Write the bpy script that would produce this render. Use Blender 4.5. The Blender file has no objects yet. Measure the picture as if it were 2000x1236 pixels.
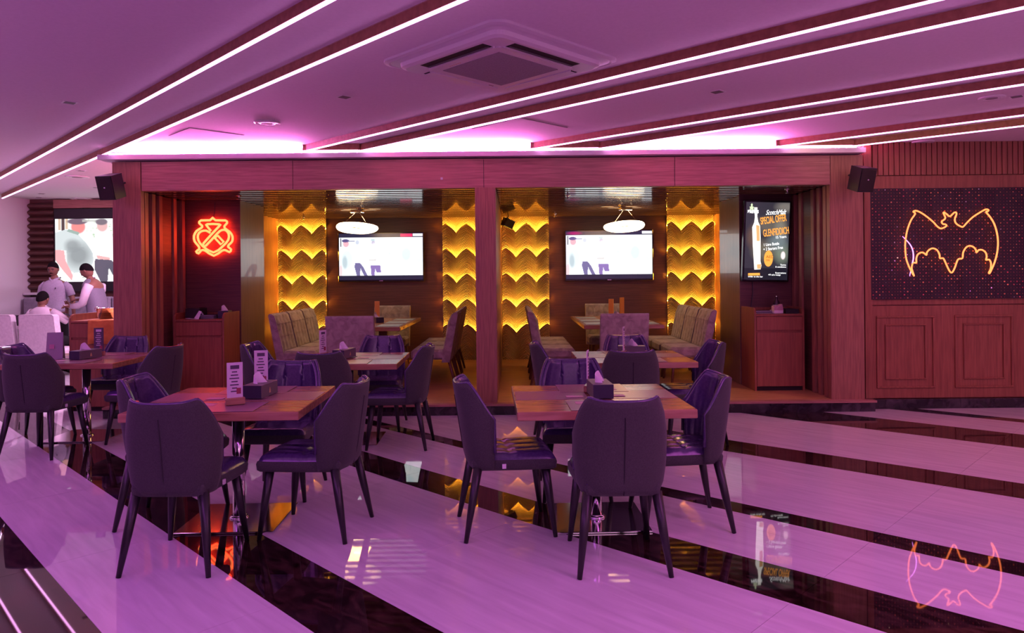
import bpy, bmesh, math, random
import numpy as np
from mathutils import Vector, Matrix, Euler
random.seed(7)
D = bpy.data
SC = bpy.context.scene
COL = SC.collection
PI = math.pi
R2 = math.sqrt(.5)

# ------------------------------------------------------------------ camera, world, exposure
FPX, HZ, ROLL, HC = 1400., 538., .0095, 1.5
cam = D.cameras.new('camera'); cam.sensor_width = 36; cam.lens = FPX/2000*36
cam.shift_y = (HZ-618)/2000; cam.clip_end = 100
cam_o = D.objects.new('camera', cam); COL.objects.link(cam_o)
cam_o.location = (0, 0, HC)
cam_o.rotation_euler = (Matrix.Rotation(PI/2, 4, 'X') @ Matrix.Rotation(-ROLL, 4, 'Z')).to_euler()
SC.camera = cam_o
SC.view_settings.view_transform = 'Standard'; SC.view_settings.look = 'None'
SC.view_settings.exposure = 0; SC.view_settings.gamma = 1
SC.cycles.use_denoising = True
SC.cycles.max_bounces = 7; SC.cycles.diffuse_bounces = 4; SC.cycles.glossy_bounces = 4
SC.cycles.sample_clamp_indirect = 6; SC.cycles.caustics_reflective = False
w = D.worlds.new('world'); SC.world = w; w.use_nodes = True
w.node_tree.nodes['Background'].inputs[0].default_value = (.35, .12, .45, 1)
w.node_tree.nodes['Background'].inputs[1].default_value = .05

def area(name, loc, rot, size, sizey, color, power, spread=PI):
    l = D.lights.new(name, 'AREA'); l.shape = 'RECTANGLE'; l.size = size; l.size_y = sizey
    l.color = color; l.energy = power; l.spread = spread
    o = D.objects.new(name, l); COL.objects.link(o); o.location = loc; o.rotation_euler = rot
    return o
# unseen fill lamps added under the ceiling to tint and brighten the hall
area('wash_fill', (-2.0, .6, 2.84), (0, 0, PI/4), 1.2, 5.5, (.62, .10, .92), 80)
area('wash_fill', (3.4, .9, 2.84), (0, 0, PI/4), 1.2, 5.5, (.80, .15, .76), 98)
area('wash_fill', (-5.2, 4.4, 2.84), (0, 0, PI/4), .6, 3.0, (.72, .08, .90), 34)
area('wash_fill', (.6, -4.2, 2.84), (0, 0, 0), 6, 1.5, (.62, .33, .72), 60)
area('wash_fill', (4.6, 5.6, 2.84), (0, 0, PI/4), .3, 1.6, (1, .14, .22), 16)
# fill lamps added out of view, shining up to brighten the ceiling
area('ceiling_fill', (2.5, -3.6, 2.5), (PI, 0, 0), 6, .3, (1, .50, .66), 62)
area('ceiling_fill', (7.3, 2.0, 2.5), (PI, 0, 0), .3, 7, (1, .46, .72), 75)
# added fill lamps without fixtures: pink for the far left room, amber in booths
area('room_fill', (-4.78, 10.2, 2.90), (0, 0, 0), .25, 2.6, (1, .58, 1), 215)
area('booth_fill', (-2.3, 10.0, 2.36), (0, 0, 0), .5, .5, (1, .45, .12), 17)
area('booth_fill', (1.5, 10.0, 2.36), (0, 0, 0), .5, .5, (1, .45, .12), 17)

# ------------------------------------------------------------------ measuring helper
def uv(x, y):
    u = x-1000; v = y-618; c, s = math.cos(ROLL), math.sin(ROLL)
    return c*u-s*v, s*u+c*v+618-HZ
def at(x, y, Y):
    'real point on the upright plane at distance Y that was measured at photo position x, y'
    u, v = uv(x, y); return Vector((u*Y/FPX, Y, HC-v*Y/FPX))
def AB(a, b, z=0): return Vector(((a+b)*R2, (a-b)*R2, z))

# ------------------------------------------------------------------ materials
MATS = {}
def mat(name, col=(.5, .5, .5), rough=.5, metal=0, em=None, es=0, spec=.5, coat=0, alpha=1, trans=0, ior=1.5, sheen=0):
    m = D.materials.new(name); m.use_nodes = True
    b = m.node_tree.nodes['Principled BSDF']; I = b.inputs
    I['Base Color'].default_value = (*col, 1); I['Roughness'].default_value = rough; I['Metallic'].default_value = metal
    I['Specular IOR Level'].default_value = spec; I['Coat Weight'].default_value = coat; I['IOR'].default_value = ior
    I['Transmission Weight'].default_value = trans; I['Sheen Weight'].default_value = sheen
    if em: I['Emission Color'].default_value = (*em, 1); I['Emission Strength'].default_value = es
    MATS[name] = m; return m
def noisy(m, c1, c2, scale=(1, 1, 1), nscale=5, detail=4, bump=0, lo=.35, hi=.65, dist=0, rot=(0, 0, 0), bdist=.005):
    nt = m.node_tree; b = nt.nodes['Principled BSDF']
    tc = nt.nodes.new('ShaderNodeTexCoord'); mp = nt.nodes.new('ShaderNodeMapping'); mp.inputs['Scale'].default_value = scale
    mp.inputs['Rotation'].default_value = rot; mp.vector_type = 'TEXTURE' if any(rot) else 'POINT'
    if any(rot): mp.inputs['Scale'].default_value = [1/s for s in scale]
    n = nt.nodes.new('ShaderNodeTexNoise'); n.inputs['Scale'].default_value = nscale; n.inputs['Detail'].default_value = detail
    n.inputs['Distortion'].default_value = dist
    r = nt.nodes.new('ShaderNodeValToRGB'); r.color_ramp.elements[0].position = lo; r.color_ramp.elements[1].position = hi
    r.color_ramp.elements[0].color = (*c1, 1); r.color_ramp.elements[1].color = (*c2, 1)
    L = nt.links.new
    L(tc.outputs['Object'], mp.inputs[0]); L(mp.outputs[0], n.inputs[0]); L(n.outputs[0], r.inputs[0]); L(r.outputs[0], b.inputs['Base Color'])
    if bump:
        bp = nt.nodes.new('ShaderNodeBump'); bp.inputs['Strength'].default_value = bump; bp.inputs['Distance'].default_value = bdist
        L(n.outputs[0], bp.inputs['Height']); L(bp.outputs[0], b.inputs['Normal'])
    return m
wood_x = noisy(mat('oak_veneer_level', rough=.42), (.29, .13, .105), (.43, .205, .165), (1.2, 1, 22), 3, bump=.12)
wood_z = noisy(mat('oak_veneer_upright', rough=.42), (.25, .11, .07), (.37, .17, .105), (22, 22, 1.2), 3, bump=.12)
wood_dk = noisy(mat('dark_veneer', rough=.45), (.085, .034, .03), (.13, .054, .042), (1.2, 1, 26), 3, bump=.1)
wood_r = noisy(mat('red_oak_panelling', rough=.45), (.22, .072, .04), (.32, .11, .06), (18, 18, 1.1), 3, bump=.12)
wood_cab = noisy(mat('station_veneer', rough=.4), (.23, .075, .04), (.31, .105, .055), (14, 14, 1), 3, bump=.1)
wood_tab = noisy(mat('table_oak', rough=.20, spec=.8), (.30, .145, .08), (.42, .215, .12), (1.5, 14, 14), 3, bump=.02)
fin_wood = noisy(mat('fin_oak', rough=.5), (.27, .11, .06), (.37, .16, .09), (8, 8, 8), 3)
slat_m = noisy(mat('gloss_slat', rough=.13, spec=.8, coat=.6), (.12, .06, .035), (.17, .09, .05), (1.5, 20, 20), 3)
plank_m = noisy(mat('booth_plank', rough=.36, spec=1.0), (.42, .23, .08), (.60, .34, .13), (2, 14, 1), 3, bump=.06)
ceil_m = noisy(mat('ceiling_paint', rough=.9), (.74, .70, .71), (.77, .73, .74), nscale=40, bump=.03)
white_m = mat('white_plastic', (.72, .70, .72), .28)
wall_m = mat('plaster', (.70, .66, .70), .85)
dark_in = mat('dark_void', (.02, .012, .012), .8)
ROT45 = (0, 0, -PI/4)
marble = noisy(mat('pale_marble', rough=.022, spec=.6), (.58, .54, .58), (.70, .67, .70), (.9, 9, 1), 2.2, 6, rot=ROT45, lo=.3, hi=.7, dist=.5)
dmarble = noisy(mat('dark_marble', rough=.025, spec=.6), (.010, .004, .004), (.075, .035, .028), (1.5, 4, 2), 3.2, 8, rot=ROT45, lo=.42, hi=.85, dist=1.6)
base_m = noisy(mat('black_skirting_marble', rough=.12), (.012, .008, .012), (.06, .045, .06), nscale=9, detail=6, lo=.45, hi=.8, dist=1)
fabric = noisy(mat('grey_fabric', rough=.85, sheen=.1), (.034, .036, .034), (.050, .052, .048), nscale=160, bump=.25, bdist=.002)
leather = noisy(mat('purple_leather', rough=.21, spec=.7), (.050, .030, .105), (.070, .042, .13), nscale=60, bump=.12, bdist=.002)
leg_m = mat('black_leg', (.012, .011, .013), .35)
chrome = mat('polished_steel', (.80, .78, .80), .10, 1)
velvet = noisy(mat('mottled_velvet', rough=.75, sheen=.25), (.25, .215, .19), (.40, .35, .31), nscale=11, detail=5, bump=.2, lo=.38, hi=.62, dist=.8)
leg_b = mat('brown_leg', (.16, .07, .04), .4)
black = mat('black_plastic', (.012, .012, .015), .35)
blackg = mat('black_gloss', (.01, .01, .013), .12)
boxm = mat('tissue_box_grey', (.11, .10, .11), .5)
boxd = mat('tissue_box_navy', (.025, .022, .05), .45)
gold_p = mat('gold_print', (.55, .38, .18), .4)
tissue = mat('tissue_paper', (.80, .74, .80), .9)
paper = mat('printed_card', (.66, .60, .66), .5)
ink = mat('dark_ink', (.08, .06, .10), .7)
redink = mat('maroon_ink', (.30, .05, .08), .6)
mat_m = noisy(mat('placemat', rough=.32), (.235, .12, .15), (.275, .145, .175), nscale=90, bump=.1)
coaster = mat('pink_coaster', (.50, .26, .34), .5)
mesh_g = noisy(mat('intake_mesh', rough=.7), (.26, .24, .25), (.36, .33, .34), nscale=220)
glass = mat('clear_glass', (.95, .95, .95), .03, trans=1, ior=1.35)
orange_c = noisy(mat('orange_cloth', rough=.85), (.60, .20, .04), (.75, .28, .06), nscale=12, bump=.3)
whitec = noisy(mat('white_upholstery', rough=.8), (.56, .50, .55), (.64, .58, .62), nscale=30, bump=.15)
greyseat = noisy(mat('grey_banquette', rough=.7), (.22, .20, .25), (.30, .27, .33), nscale=14)
led = mat('led_strip', (.8, .8, .8), em=(1, .40, .95), es=6.5)
ledw = mat('warm_led', (.8, .8, .8), em=(1, .72, .28), es=4)
cove = mat('cove_led', (.8, .8, .8), em=(1, .20, .72), es=560)
ledge_m = mat('cove_ledge', (.82, .72, .80), .6)
ribbon = mat('panel_led', (.8, .8, .8), em=(1, .45, .03), es=250)
side_led = mat('side_led', (.8, .8, .8), em=(1, .40, .03), es=9)
halo_r = mat('red_halo', (.8, .3, .2), em=(1, .03, .01), es=18)
neon_c = mat('red_neon_core', (.8, .3, .2), em=(1, .27, .07), es=2.6)
neon_o = mat('orange_neon', (.8, .4, .2), em=(1, .20, .04), es=2.8)
glint_v = mat('violet_glint', (.8, .4, .8), em=(.75, .25, 1), es=3)
lamp_m = mat('lamp_shade_glow', (.9, .9, .8), em=(1, .80, .50), es=7)
tv_m = D.materials.new('screen_picture'); tv_m.use_nodes = True
def picture_material(m, strength):
    nt = m.node_tree; b = nt.nodes['Principled BSDF']; b.inputs['Base Color'].default_value = (.01, .01, .01, 1); b.inputs['Roughness'].default_value = .2
    a = nt.nodes.new('ShaderNodeVertexColor'); a.layer_name = 'pic'
    nt.links.new(a.outputs[0], b.inputs['Emission Color']); b.inputs['Emission Strength'].default_value = strength
picture_material(tv_m, 1.3)
post_m = D.materials.new('poster_picture'); post_m.use_nodes = True; picture_material(post_m, 1.3)
txt_o = mat('orange_lettering', (.1, .1, .1), em=(1, .36, .05), es=1.5)
txt_w = mat('white_lettering', (.1, .1, .1), em=(1, 1, 1), es=1.9)
txt_g = mat('pale_green_lettering', (.1, .1, .1), em=(.80, .95, .60), es=1.1)
txt_k = mat('brown_lettering', (.1, .05, .02), em=(.25, .10, .01), es=1)

# ------------------------------------------------------------------ object helpers
def tag(o, label=None, cat=None, group=None, kind=None):
    if label: o['label'] = label
    if cat: o['category'] = cat
    if group: o['group'] = group
    if kind: o['kind'] = kind
    return o
def link(name, me, m=None, parent=None, smooth=False):
    o = D.objects.new(name, me); COL.objects.link(o)
    if m is not None and not me.materials: me.materials.append(m)
    if parent: o.parent = parent
    if smooth: me.shade_smooth()
    return o
def root(name, loc, rz=0, label=None, cat=None, group=None, kind=None):
    o = D.objects.new(name, None); COL.objects.link(o); o.empty_display_size = .1
    o.location = loc; o.rotation_euler = (0, 0, rz); return tag(o, label, cat, group, kind)
def pyobj(name, v, f, m, parent=None, smooth=False):
    me = D.meshes.new(name); me.from_pydata([tuple(p) for p in v], [], f); me.update()
    return link(name, me, m, parent, smooth)
class MB:
    def __init__(s): s.v = []; s.f = []
    def add(s, v, f):
        n = len(s.v); s.v += [tuple(p) for p in v]; s.f += [tuple(i+n for i in q) for q in f]; return s
    def box(s, x0, x1, y0, y1, z0, z1, M=None, ch=0):
        x0, x1 = sorted((x0, x1)); y0, y1 = sorted((y0, y1)); z0, z1 = sorted((z0, z1))
        if ch:
            c = min(ch, (x1-x0)*.45, (y1-y0)*.45, (z1-z0)*.45); bm = bmesh.new()
            bmesh.ops.create_cube(bm, size=1)
            for p in bm.verts: p.co = Vector(((x0+x1)/2+p.co.x*(x1-x0), (y0+y1)/2+p.co.y*(y1-y0), (z0+z1)/2+p.co.z*(z1-z0)))
            bmesh.ops.bevel(bm, geom=bm.edges[:], offset=c, segments=1, affect='EDGES')
            v = [p.co.copy() for p in bm.verts]; f = [[q.index for q in g.verts] for g in bm.faces]
            if M: v = [M @ p for p in v]
            bm.free(); return s.add(v, f)
        v = [Vector((x, y, z)) for x in (x0, x1) for y in (y0, y1) for z in (z0, z1)]
        if M: v = [M @ p for p in v]
        return s.add(v, [(0, 1, 3, 2), (4, 6, 7, 5), (0, 4, 5, 1), (2, 3, 7, 6), (0, 2, 6, 4), (1, 5, 7, 3)])
    def prism(s, poly, z0, z1):
        n = len(poly); v = [(p[0], p[1], z0) for p in poly]+[(p[0], p[1], z1) for p in poly]
        return s.add(v, [tuple(range(n))[::-1], tuple(range(n, 2*n))]+[(i, (i+1) % n, n+(i+1) % n, n+i) for i in range(n)])
    def slab(s, poly, d):
        'polygon of 3d points extruded by vector d'
        n = len(poly); d = Vector(d); v = [Vector(p) for p in poly]+[Vector(p)+d for p in poly]
        return s.add(v, [tuple(range(n))[::-1], tuple(range(n, 2*n))]+[(i, (i+1) % n, n+(i+1) % n, n+i) for i in range(n)])
    def lathe(s, prof, c=(0, 0, 0), n=16, M=None):
        v = []; f = []; k = len(prof)
        for i in range(n):
            a = 2*PI*i/n
            for r, z in prof: v.append(Vector((c[0]+r*math.cos(a), c[1]+r*math.sin(a), c[2]+z)))
        if M: v = [M @ p for p in v]
        for i in range(n):
            j = (i+1) % n
            for q in range(k-1): f.append((i*k+q, j*k+q, j*k+q+1, i*k+q+1))
        f.append(tuple(i*k for i in range(n))[::-1]); f.append(tuple(i*k+k-1 for i in range(n)))
        return s.add(v, f)
    def tube(s, pts, r, n=6, closed=False):
        P = [Vector(p) for p in pts]; k = len(P); v = []; f = []
        rr = r if isinstance(r, (list, tuple)) else [r]*k
        for i, p in enumerate(P):
            a = P[(i-1) % k] if (closed or i) else p; b = P[(i+1) % k] if (closed or i < k-1) else p
            t = (b-a).normalized(); u = t.cross(Vector((.03, 1, .02)))
            if u.length < .1: u = t.cross(Vector((1, 0, 0)))
            u.normalize(); w_ = t.cross(u)
            for j in range(n):
                an = 2*PI*j/n; v.append(p+(u*math.cos(an)+w_*math.sin(an))*rr[i])
        for i in range(k if closed else k-1):
            for j in range(n):
                f.append((i*n+j, i*n+(j+1) % n, ((i+1) % k)*n+(j+1) % n, ((i+1) % k)*n+j))
        if not closed: f.append(tuple(range(n))[::-1]); f.append(tuple((k-1)*n+j for j in range(n)))
        return s.add(v, f)
    def build(s, name, m, parent=None, smooth=False, kind=None):
        bm = bmesh.new(); vs = [bm.verts.new(p) for p in s.v]
        for q in s.f:
            try: bm.faces.new([vs[i] for i in q])
            except ValueError: pass
        bmesh.ops.recalc_face_normals(bm, faces=bm.faces[:])
        me = D.meshes.new(name); bm.to_mesh(me); bm.free()
        o = link(name, me, m, parent)
        if smooth: me.shade_smooth()
        if kind: o['kind'] = kind
        return o
def dup(o, loc, rz, label=None, group=None):
    r = o.copy(); COL.objects.link(r); r.location = loc; r.rotation_euler = (0, 0, rz)
    if label: r['label'] = label
    if group: r['group'] = group
    for ch in list(o.children):
        c = ch.copy(); COL.objects.link(c); c.parent = r
        for g in list(ch.children):
            e = g.copy(); COL.objects.link(e); e.parent = c
    return r
def struct(o): o['kind'] = 'structure'; return o
def smooth_curve(pts, n=4, closed=False):
    P = [Vector(p) for p in pts]; out = []; k = len(P)
    for i in range(k if closed else k-1):
        p0 = P[(i-1) % k] if (closed or i) else P[0]; p1 = P[i]; p2 = P[(i+1) % k]; p3 = P[(i+2) % k] if (closed or i < k-2) else P[-1]
        for j in range(n):
            t = j/n; out.append(.5*((2*p1)+(p2-p0)*t+(2*p0-5*p1+4*p2-p3)*t*t+(3*p1-p0-3*p2+p3)*t**3))
    if not closed: out.append(P[-1])
    return out
def text(name, s, loc, rot, size, m, parent, sx=1, ext=.001, align='LEFT', shear=0, bold=0):
    cu = D.curves.new(name, 'FONT'); cu.body = s; cu.size = size; cu.extrude = ext; cu.align_x = align; cu.shear = shear; cu.offset = bold
    t = D.objects.new('tmp', cu); COL.objects.link(t)
    me = D.meshes.new_from_object(t.evaluated_get(bpy.context.evaluated_depsgraph_get()))
    D.objects.remove(t); D.curves.remove(cu)
    me.materials.clear(); me.materials.append(m)
    o = link(name, me, m, parent); o.location = loc; o.rotation_euler = rot; o.scale = (sx, 1, 1)
    return o

# ------------------------------------------------------------------ hall floor: stone stripes cut into tiles
floor = struct(pyobj('floor', [(-13, -5, -.03), (9, -5, -.03), (9, 14, -.03), (-13, 14, -.03)], [(0, 1, 2, 3)], dmarble))
ED = [(11.6, 0, 0), (11.2, 0, 0), (9.95, -2, .04), (9.75, -2, .04), (8.71, -2.0, .07), (8.51, -2.1, .09), (7.87, -2.3, .07), (7.245, -2.5, .075), (6.02, -2.15, .08), (5.63, -1.95, .075), (4.385, -1.77, .064),
      (4.20, -1.7, .05), (3.565, -1.43, .054), (3.135, -2.96, .034), (1.92, -4.7, -.004), (1.54, -5.5, -.011), (.91, -4.5, -.01), (.30, -4, 0),
      (-.85, -4, 0), (-1.2, -4, 0), (-2.4, -4, 0), (-2.8, -4, 0), (-4, -4, 0), (-4.5, -4, 0), (-6.5, -4, 0), (-7.5, -4, 0), (-9, 0, 0)]
def edge_a(k, b):
    a, b0, s = ED[k]; bb = max(min(b, 0), -3.6)
    return a+s*(bb-b0) if b0 > -3.6 else a
# dark stripe = between entry pairs (even, odd)
JB = [-17, -15.6, -14.2, -12.8, -11.4, -10, -8.6, -7.2, -5.8, -4.4, -3.1, -1.42, -.3, .9, 2.2, 3.6, 5, 7]
def clip_poly(poly, lim):
    out = poly
    for ax, val, sg in lim:
        new = []
        for i in range(len(out)):
            p, q = out[i], out[(i+1) % len(out)]
            dp, dq = sg*(p[ax]-val), sg*(q[ax]-val)
            if dp <= 0: new.append(p)
            if (dp < 0 < dq) or (dq < 0 < dp):
                t = dp/(dp-dq); new.append((p[0]+(q[0]-p[0])*t, p[1]+(q[1]-p[1])*t))
        out = new
        if len(out) < 3: return []
    return out
LIM = [(0, -9, -1), (0, 8, 1), (1, 13, 1), (1, -4.5, -1)]
for k in range(len(ED)-1):
    for j in range(len(JB)-1):
        off = .0 if k % 2 else .0
        b0, b1 = JB[j]+off+.001, JB[j+1]+off-.001
        g = .0008
        q = [AB(edge_a(k+1, b0)+g, b0), AB(edge_a(k+1, b1)+g, b1), AB(edge_a(k, b1)-g, b1), AB(edge_a(k, b0)-g, b0)]
        poly = clip_poly([(p.x, p.y) for p in q], LIM)
        if len(poly) < 3: continue
        cx = sum(p[0] for p in poly)/len(poly); cy = sum(p[1] for p in poly)/len(poly)
        if -4.5 < cx < 8 and cy > 8.4: continue
        MB().prism(poly, -.03, 0).build('tile', dmarble if k % 2 == 0 else marble, floor)

# ------------------------------------------------------------------ ceiling
CL = {1: ((1.86, -3.15), (1.93, -11.6)), 2: ((2.33, -2.70), (2.43, -14.5)), 3: ((3.89, -7.02), (4.05, -1.06)), 4: ((4.32, -6.71), (4.50, -.74)),
      5: ((5.63, -5.20), (5.88, -.97)), 6: ((6.15, -4.73), (6.36, -1.05)), 7: ((7.48, -3.66), (7.62, -1.26)), 8: ((8.06, -3.23), (8.18, -1.35)),
      -1: ((.0, -3), (.0, -12)), 0: ((.48, -3), (.48, -14)), -3: ((-1.9, 0), (-1.9, -9)), -2: ((-1.4, 0), (-1.4, -9))}
def la(k, b):
    (a0, b0), (a1, b1) = CL[k]; s = (a1-a0)/(b1-b0); return a0+s*(b-b0)
def end_b(k, Y):       # b at which line k reaches distance Y
    b = -3.
    for _ in range(20): b = la(k, b)-Y/R2
    return b
ZC, ZR, ZF = 2.93, 2.938, 2.868
ceiling = struct(pyobj('ceiling', [(-9.2, -5, ZR), (8.2, -5, ZR), (8.2, 9.2, ZR), (-4.42, 9.2, ZR), (-4.42, 13.2, ZR), (-9.2, 13.2, ZR)], [(5, 4, 3, 2, 1, 0)], ceil_m))
bands = [(-3, 'w'), (-1, -2), (1, 0), (3, 2), (5, 4), (7, 6), ('e', 8)]
YE = 7.74
for hi, lo in bands:
    def fa(k, b):
        if k == 'w': return -12
        if k == 'e': return 14
        return la(k, b)
    B = [-14.5, -10, -7, -4, -1, 2, 6]
    pl = [AB(fa(lo, b), b) for b in B]+[AB(fa(hi, b), b) for b in B[::-1]]
    pl = [(p.x, p.y) for p in pl]
    left_lim = [(0, -9, -1), (0, 8, 1), (1, 13, 1), (1, -4.6, -1)]
    if hi in (1, 3):
        a = clip_poly(pl, left_lim+[(0, -4.42, 1)]); b_ = clip_poly(pl, left_lim+[(0, -4.42, -1), (1, 9, 1)])
        polys = [a, b_]
    else: polys = [clip_poly(pl, left_lim+[(1, 9, 1)] if hi != 'w' else left_lim)]
    for pg in polys:
        if len(pg) >= 3: MB().prism(pg, ZC, ZR+.01).build('ceiling_panel', ceil_m, ceiling)
# strip of ceiling between the end of the coffers and the booth front
for (k0, k1) in ((3, 4), (5, 6), (7, 8)):
    p = [AB(la(k0, end_b(k0, YE)), end_b(k0, YE)), AB(la(k1, end_b(k1, YE)), end_b(k1, YE))]
    q = [AB(la(k1, end_b(k1, 9)), end_b(k1, 9)), AB(la(k0, end_b(k0, 9)), end_b(k0, 9))]
    MB().prism([(v.x, v.y) for v in p+q], ZC, ZR+.01).build('ceiling_panel', ceil_m, ceiling)
# hanging wooden frames with LED strips along their lower edges
def frame_things():
    spec = [((1, 2), None, 'long wooden ceiling frame with two white LED lines running to the far left corner'),
            ((3, 4), YE, 'wooden ceiling frame with two LED lines passing beside the air conditioner'),
            ((5, 6), YE, 'wooden ceiling frame with LED lines, third from the left along the booth front'),
            ((7, 8), YE, 'wooden ceiling frame with LED lines and amber inside, nearest the right wall'),
            ((-1, 0), None, 'wooden ceiling frame with LED lines left of the photograph'),
            ((-3, -2), None, 'wooden ceiling frame with LED lines behind the camera')]
    for (k0, k1), ye, lab in spec:
        rt = root('ceiling_light_frame', (0, 0, ZF), 0, lab, 'light frame', 'wooden frames with LED lines on the ceiling')
        for k, sg in ((k0, 1), (k1, -1)):
            be = end_b(k, ye) if ye else (-15.2 if k > 0 else -12)
            if ye is None: be = end_b(k, 12.9) if k > 0 else -12
            # stop at the side wall
            while AB(la(k, be), be).x < -8.5: be += .1
            bs = 4.5
            while AB(la(k, bs), bs).y < -4.4 or AB(la(k, bs), bs).x > 7.9: bs -= .1
            A, Bp = AB(la(k, be), be), AB(la(k, bs), bs)
            n = Vector((-R2, -R2, 0))        # towards smaller a
            fin = MB(); th = .028
            q = [A, Bp, Bp-n*th*sg*1., A-n*th*sg*1.] if sg > 0 else [A, Bp, Bp+n*th, A+n*th]
            q = [A, Bp, Bp-n*th, A-n*th]
            fin.prism([(p.x, p.y) for p in q], 0, ZR-ZF-.002).build('fin', fin_wood, rt)
            st = MB(); q = [A-n*.003, Bp-n*.003, Bp-n*(th-.003), A-n*(th-.003)]
            st.prism([(p.x, p.y) for p in q], -.010, -.0005).build('led_strip', led, rt)
            if k in (7, 8):
                qq = [A-n*(th+.001), Bp-n*(th+.001), Bp-n*(th+.035), A-n*(th+.035)] if k == 7 else [A+n*.005, Bp+n*.005, Bp+n*.03, A+n*.03]
                if k == 7: MB().prism([(p.x, p.y) for p in qq], .03, .055).build('warm_strip', ledw, rt)
        if ye:
            a = AB(la(k0, end_b(k0, ye)), end_b(k0, ye)); b = AB(la(k1, end_b(k1, ye)), end_b(k1, ye))
            MB().box(a.x, b.x, ye-.03, ye, 0, ZR-ZF-.002).build('end_fin', fin_wood, rt)
            MB().box(a.x+.02, b.x-.02, ye-.034, ye, -.012, -.0005).build('led_strip', led, rt)
frame_things()

# ------------------------------------------------------------------ outer walls of the hall
struct(MB().box(-13, 9, -4.7, -4.5, 0, 3).build('wall_back', wall_m))
struct(MB().box(8, 8.2, -4.5, 8, 0, 3).build('wall_right_end', wall_m))
struct(MB().box(-8.8, -8.6, -4.5, 13, 0, 3).build('wall_left', wall_m))
fl = struct(MB().box(-8.6, -4.4, 12.8, 13, 0, 3).build('wall_far_left', wood_dk))
struct(MB().box(-4.42, -4.32, 8.0, 13, 0, 2.77).build('wall_booth_outer_left', wood_z))

# ------------------------------------------------------------------ booth front
YF = 7.8
ZH = 2.458; ZT = 2.775; ZP = .12
front = struct(MB().box(at(220, 500, YF).x, at(275, 500, YF).x, YF, YF+.075, ZP, ZT).build('wall_front', wood_z))
MB().box(at(1622, 500, YF).x, at(1686, 500, YF).x, YF, YF+.075, ZP, ZT).build('pilaster', wood_z, front)
MB().box(at(928, 500, YF).x, at(968, 500, YF).x, YF-.01, YF+.14, ZP, ZH+.002).build('column', wood_z, front)
px = [275, 571, 944, 1317, 1622]
for i in range(4):
    MB().box(at(px[i], 345, YF).x+.003, at(px[i+1], 345, YF).x-.003, YF, YF+.1, ZH, ZT).build('header_panel', wood_x, front)
MB().box(at(275, 345, YF).x, at(1622, 345, YF).x, YF+.01, YF+.09, ZH+.005, ZT-.005).build('backing_board', dark_in, front)
MB().box(at(862, 352, YF).x-.012, at(862, 352, YF).x+.012, YF-.006, YF, 2.55, 2.575).build('white_tag', white_m, front)
trim = struct(MB().box(-4.45, 3.82, YF-.09, YF+.12, 2.79, 2.842).build('trim_1', ledge_m))
MB().box(-4.40, 3.78, YF+.04, YF+.06, 2.8425, 2.872).build('cove_led', cove, trim)
roof = struct(MB().box(-4.42, 3.9, YF+.13, 9.1, 2.78, 2.80).build('ceiling_cove_floor', ledge_m))
struct(MB().box(-4.42, 3.9, 9.0, 9.1, 2.80, 2.98).build('wall_cove_end', ledge_m))

# platform with stone riser and floor boards
plat = struct(MB().box(-4.42, 3.88, YF-.06, 11.98, .0, .085).build('floor_booth', dark_in))
rx = [-4.42, -3.4, -2.35, -1.3, -.25, .8, 1.85, 2.9, 3.9]
for i in range(8): MB().box(rx[i]+.002, rx[i+1]-.002, YF-.085, YF-.06, .0, .098).build('riser_stone', base_m, plat)
MB().box(-4.42, 3.91, YF-.10, YF+.0, .098, .12).build('edge_board', wood_x, plat)
y = YF+.002
while y < 11.9:
    MB().box(-4.3, 3.76, y, y+.148, .086, ZP).build('plank', plank_m, plat); y += .15

# booth partition and walls
struct(MB().box(-.39, -.17, YF+.15, 11.85, ZP, ZH+.05).build('wall_booth_partition', wood_z))
for s, x0, x1, nm in ((-1, -4.25, -3.37, 'left'), (1, 2.83, 3.68, 'right')):
    struct(MB().box(x0, x1, 8.9, 9.74, ZP, ZH+.03).build('wall_nook_'+nm, wood_dk))
sm = noisy(mat('satin_panel', rough=.28, metal=.0, coat=.5), (.20, .13, .08), (.27, .18, .11), (24, 24, 1), 3)
for x0, nm in ((-3.37, 'left'), (2.826, 'right')):
    o = struct(MB().box(x0, x0+.004, 8.9, 9.74, ZP+.001, ZH+.02).build('trim_panel_'+nm, sm))
struct(MB().box(-4.02, -3.84, 9.74, 11.95, ZP, ZH+.05).build('wall_booth_left', wood_z))
struct(MB().box(3.33, 3.5, 9.74, 11.95, ZP, ZH+.05).build('wall_booth_right', wood_z))
wb = struct(MB().box(-4.02, 3.5, 11.83, 11.95, ZP, ZH+.1).build('wall_booth_back', wood_dk))
bc = struct(MB().box(-4.3, 3.78, YF+.12, 11.95, ZH+.09, ZH+.14).build('ceiling_booth', dark_in))
y = YF+.125; i = 0
while y < 11.8:
    for x0, x1 in ((-4.02, -.40), (-.16, 3.45)):
        if 8.80 < y < 9.76:
            x0 = max(x0, -3.355); x1 = min(x1, 2.81)
        elif y >= 9.76: x0 = max(x0, -3.83); x1 = min(x1, 3.32)
        MB().box(x0, x1, y, y+.088, ZH-.0, ZH+.09, ch=.004).build('slat', slat_m, bc)
    y += .185
# upright ribs on the outer side of each nook
for s, X, nm in ((1, -4.04, 'left'), (-1, 3.465, 'right')):
    bw = struct(MB().box(X-.08*s, X-.12*s, YF+.12, 8.9, ZP, ZH+.05).build('wall_nook_side_'+nm, dark_in))
    for yy in (7.745+.055, 7.90, 8.06, 8.22, 8.57, 8.79):
        MB().box(X-.08*s, X+.0*s, yy+.005, yy+.08, ZP, ZH-.002).build('slat', wood_z, bw)
    MB().box(X-.08*s, X-.02*s, 8.31, 8.56, ZP, ZH-.002).build('panel', wood_dk, bw)

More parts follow.
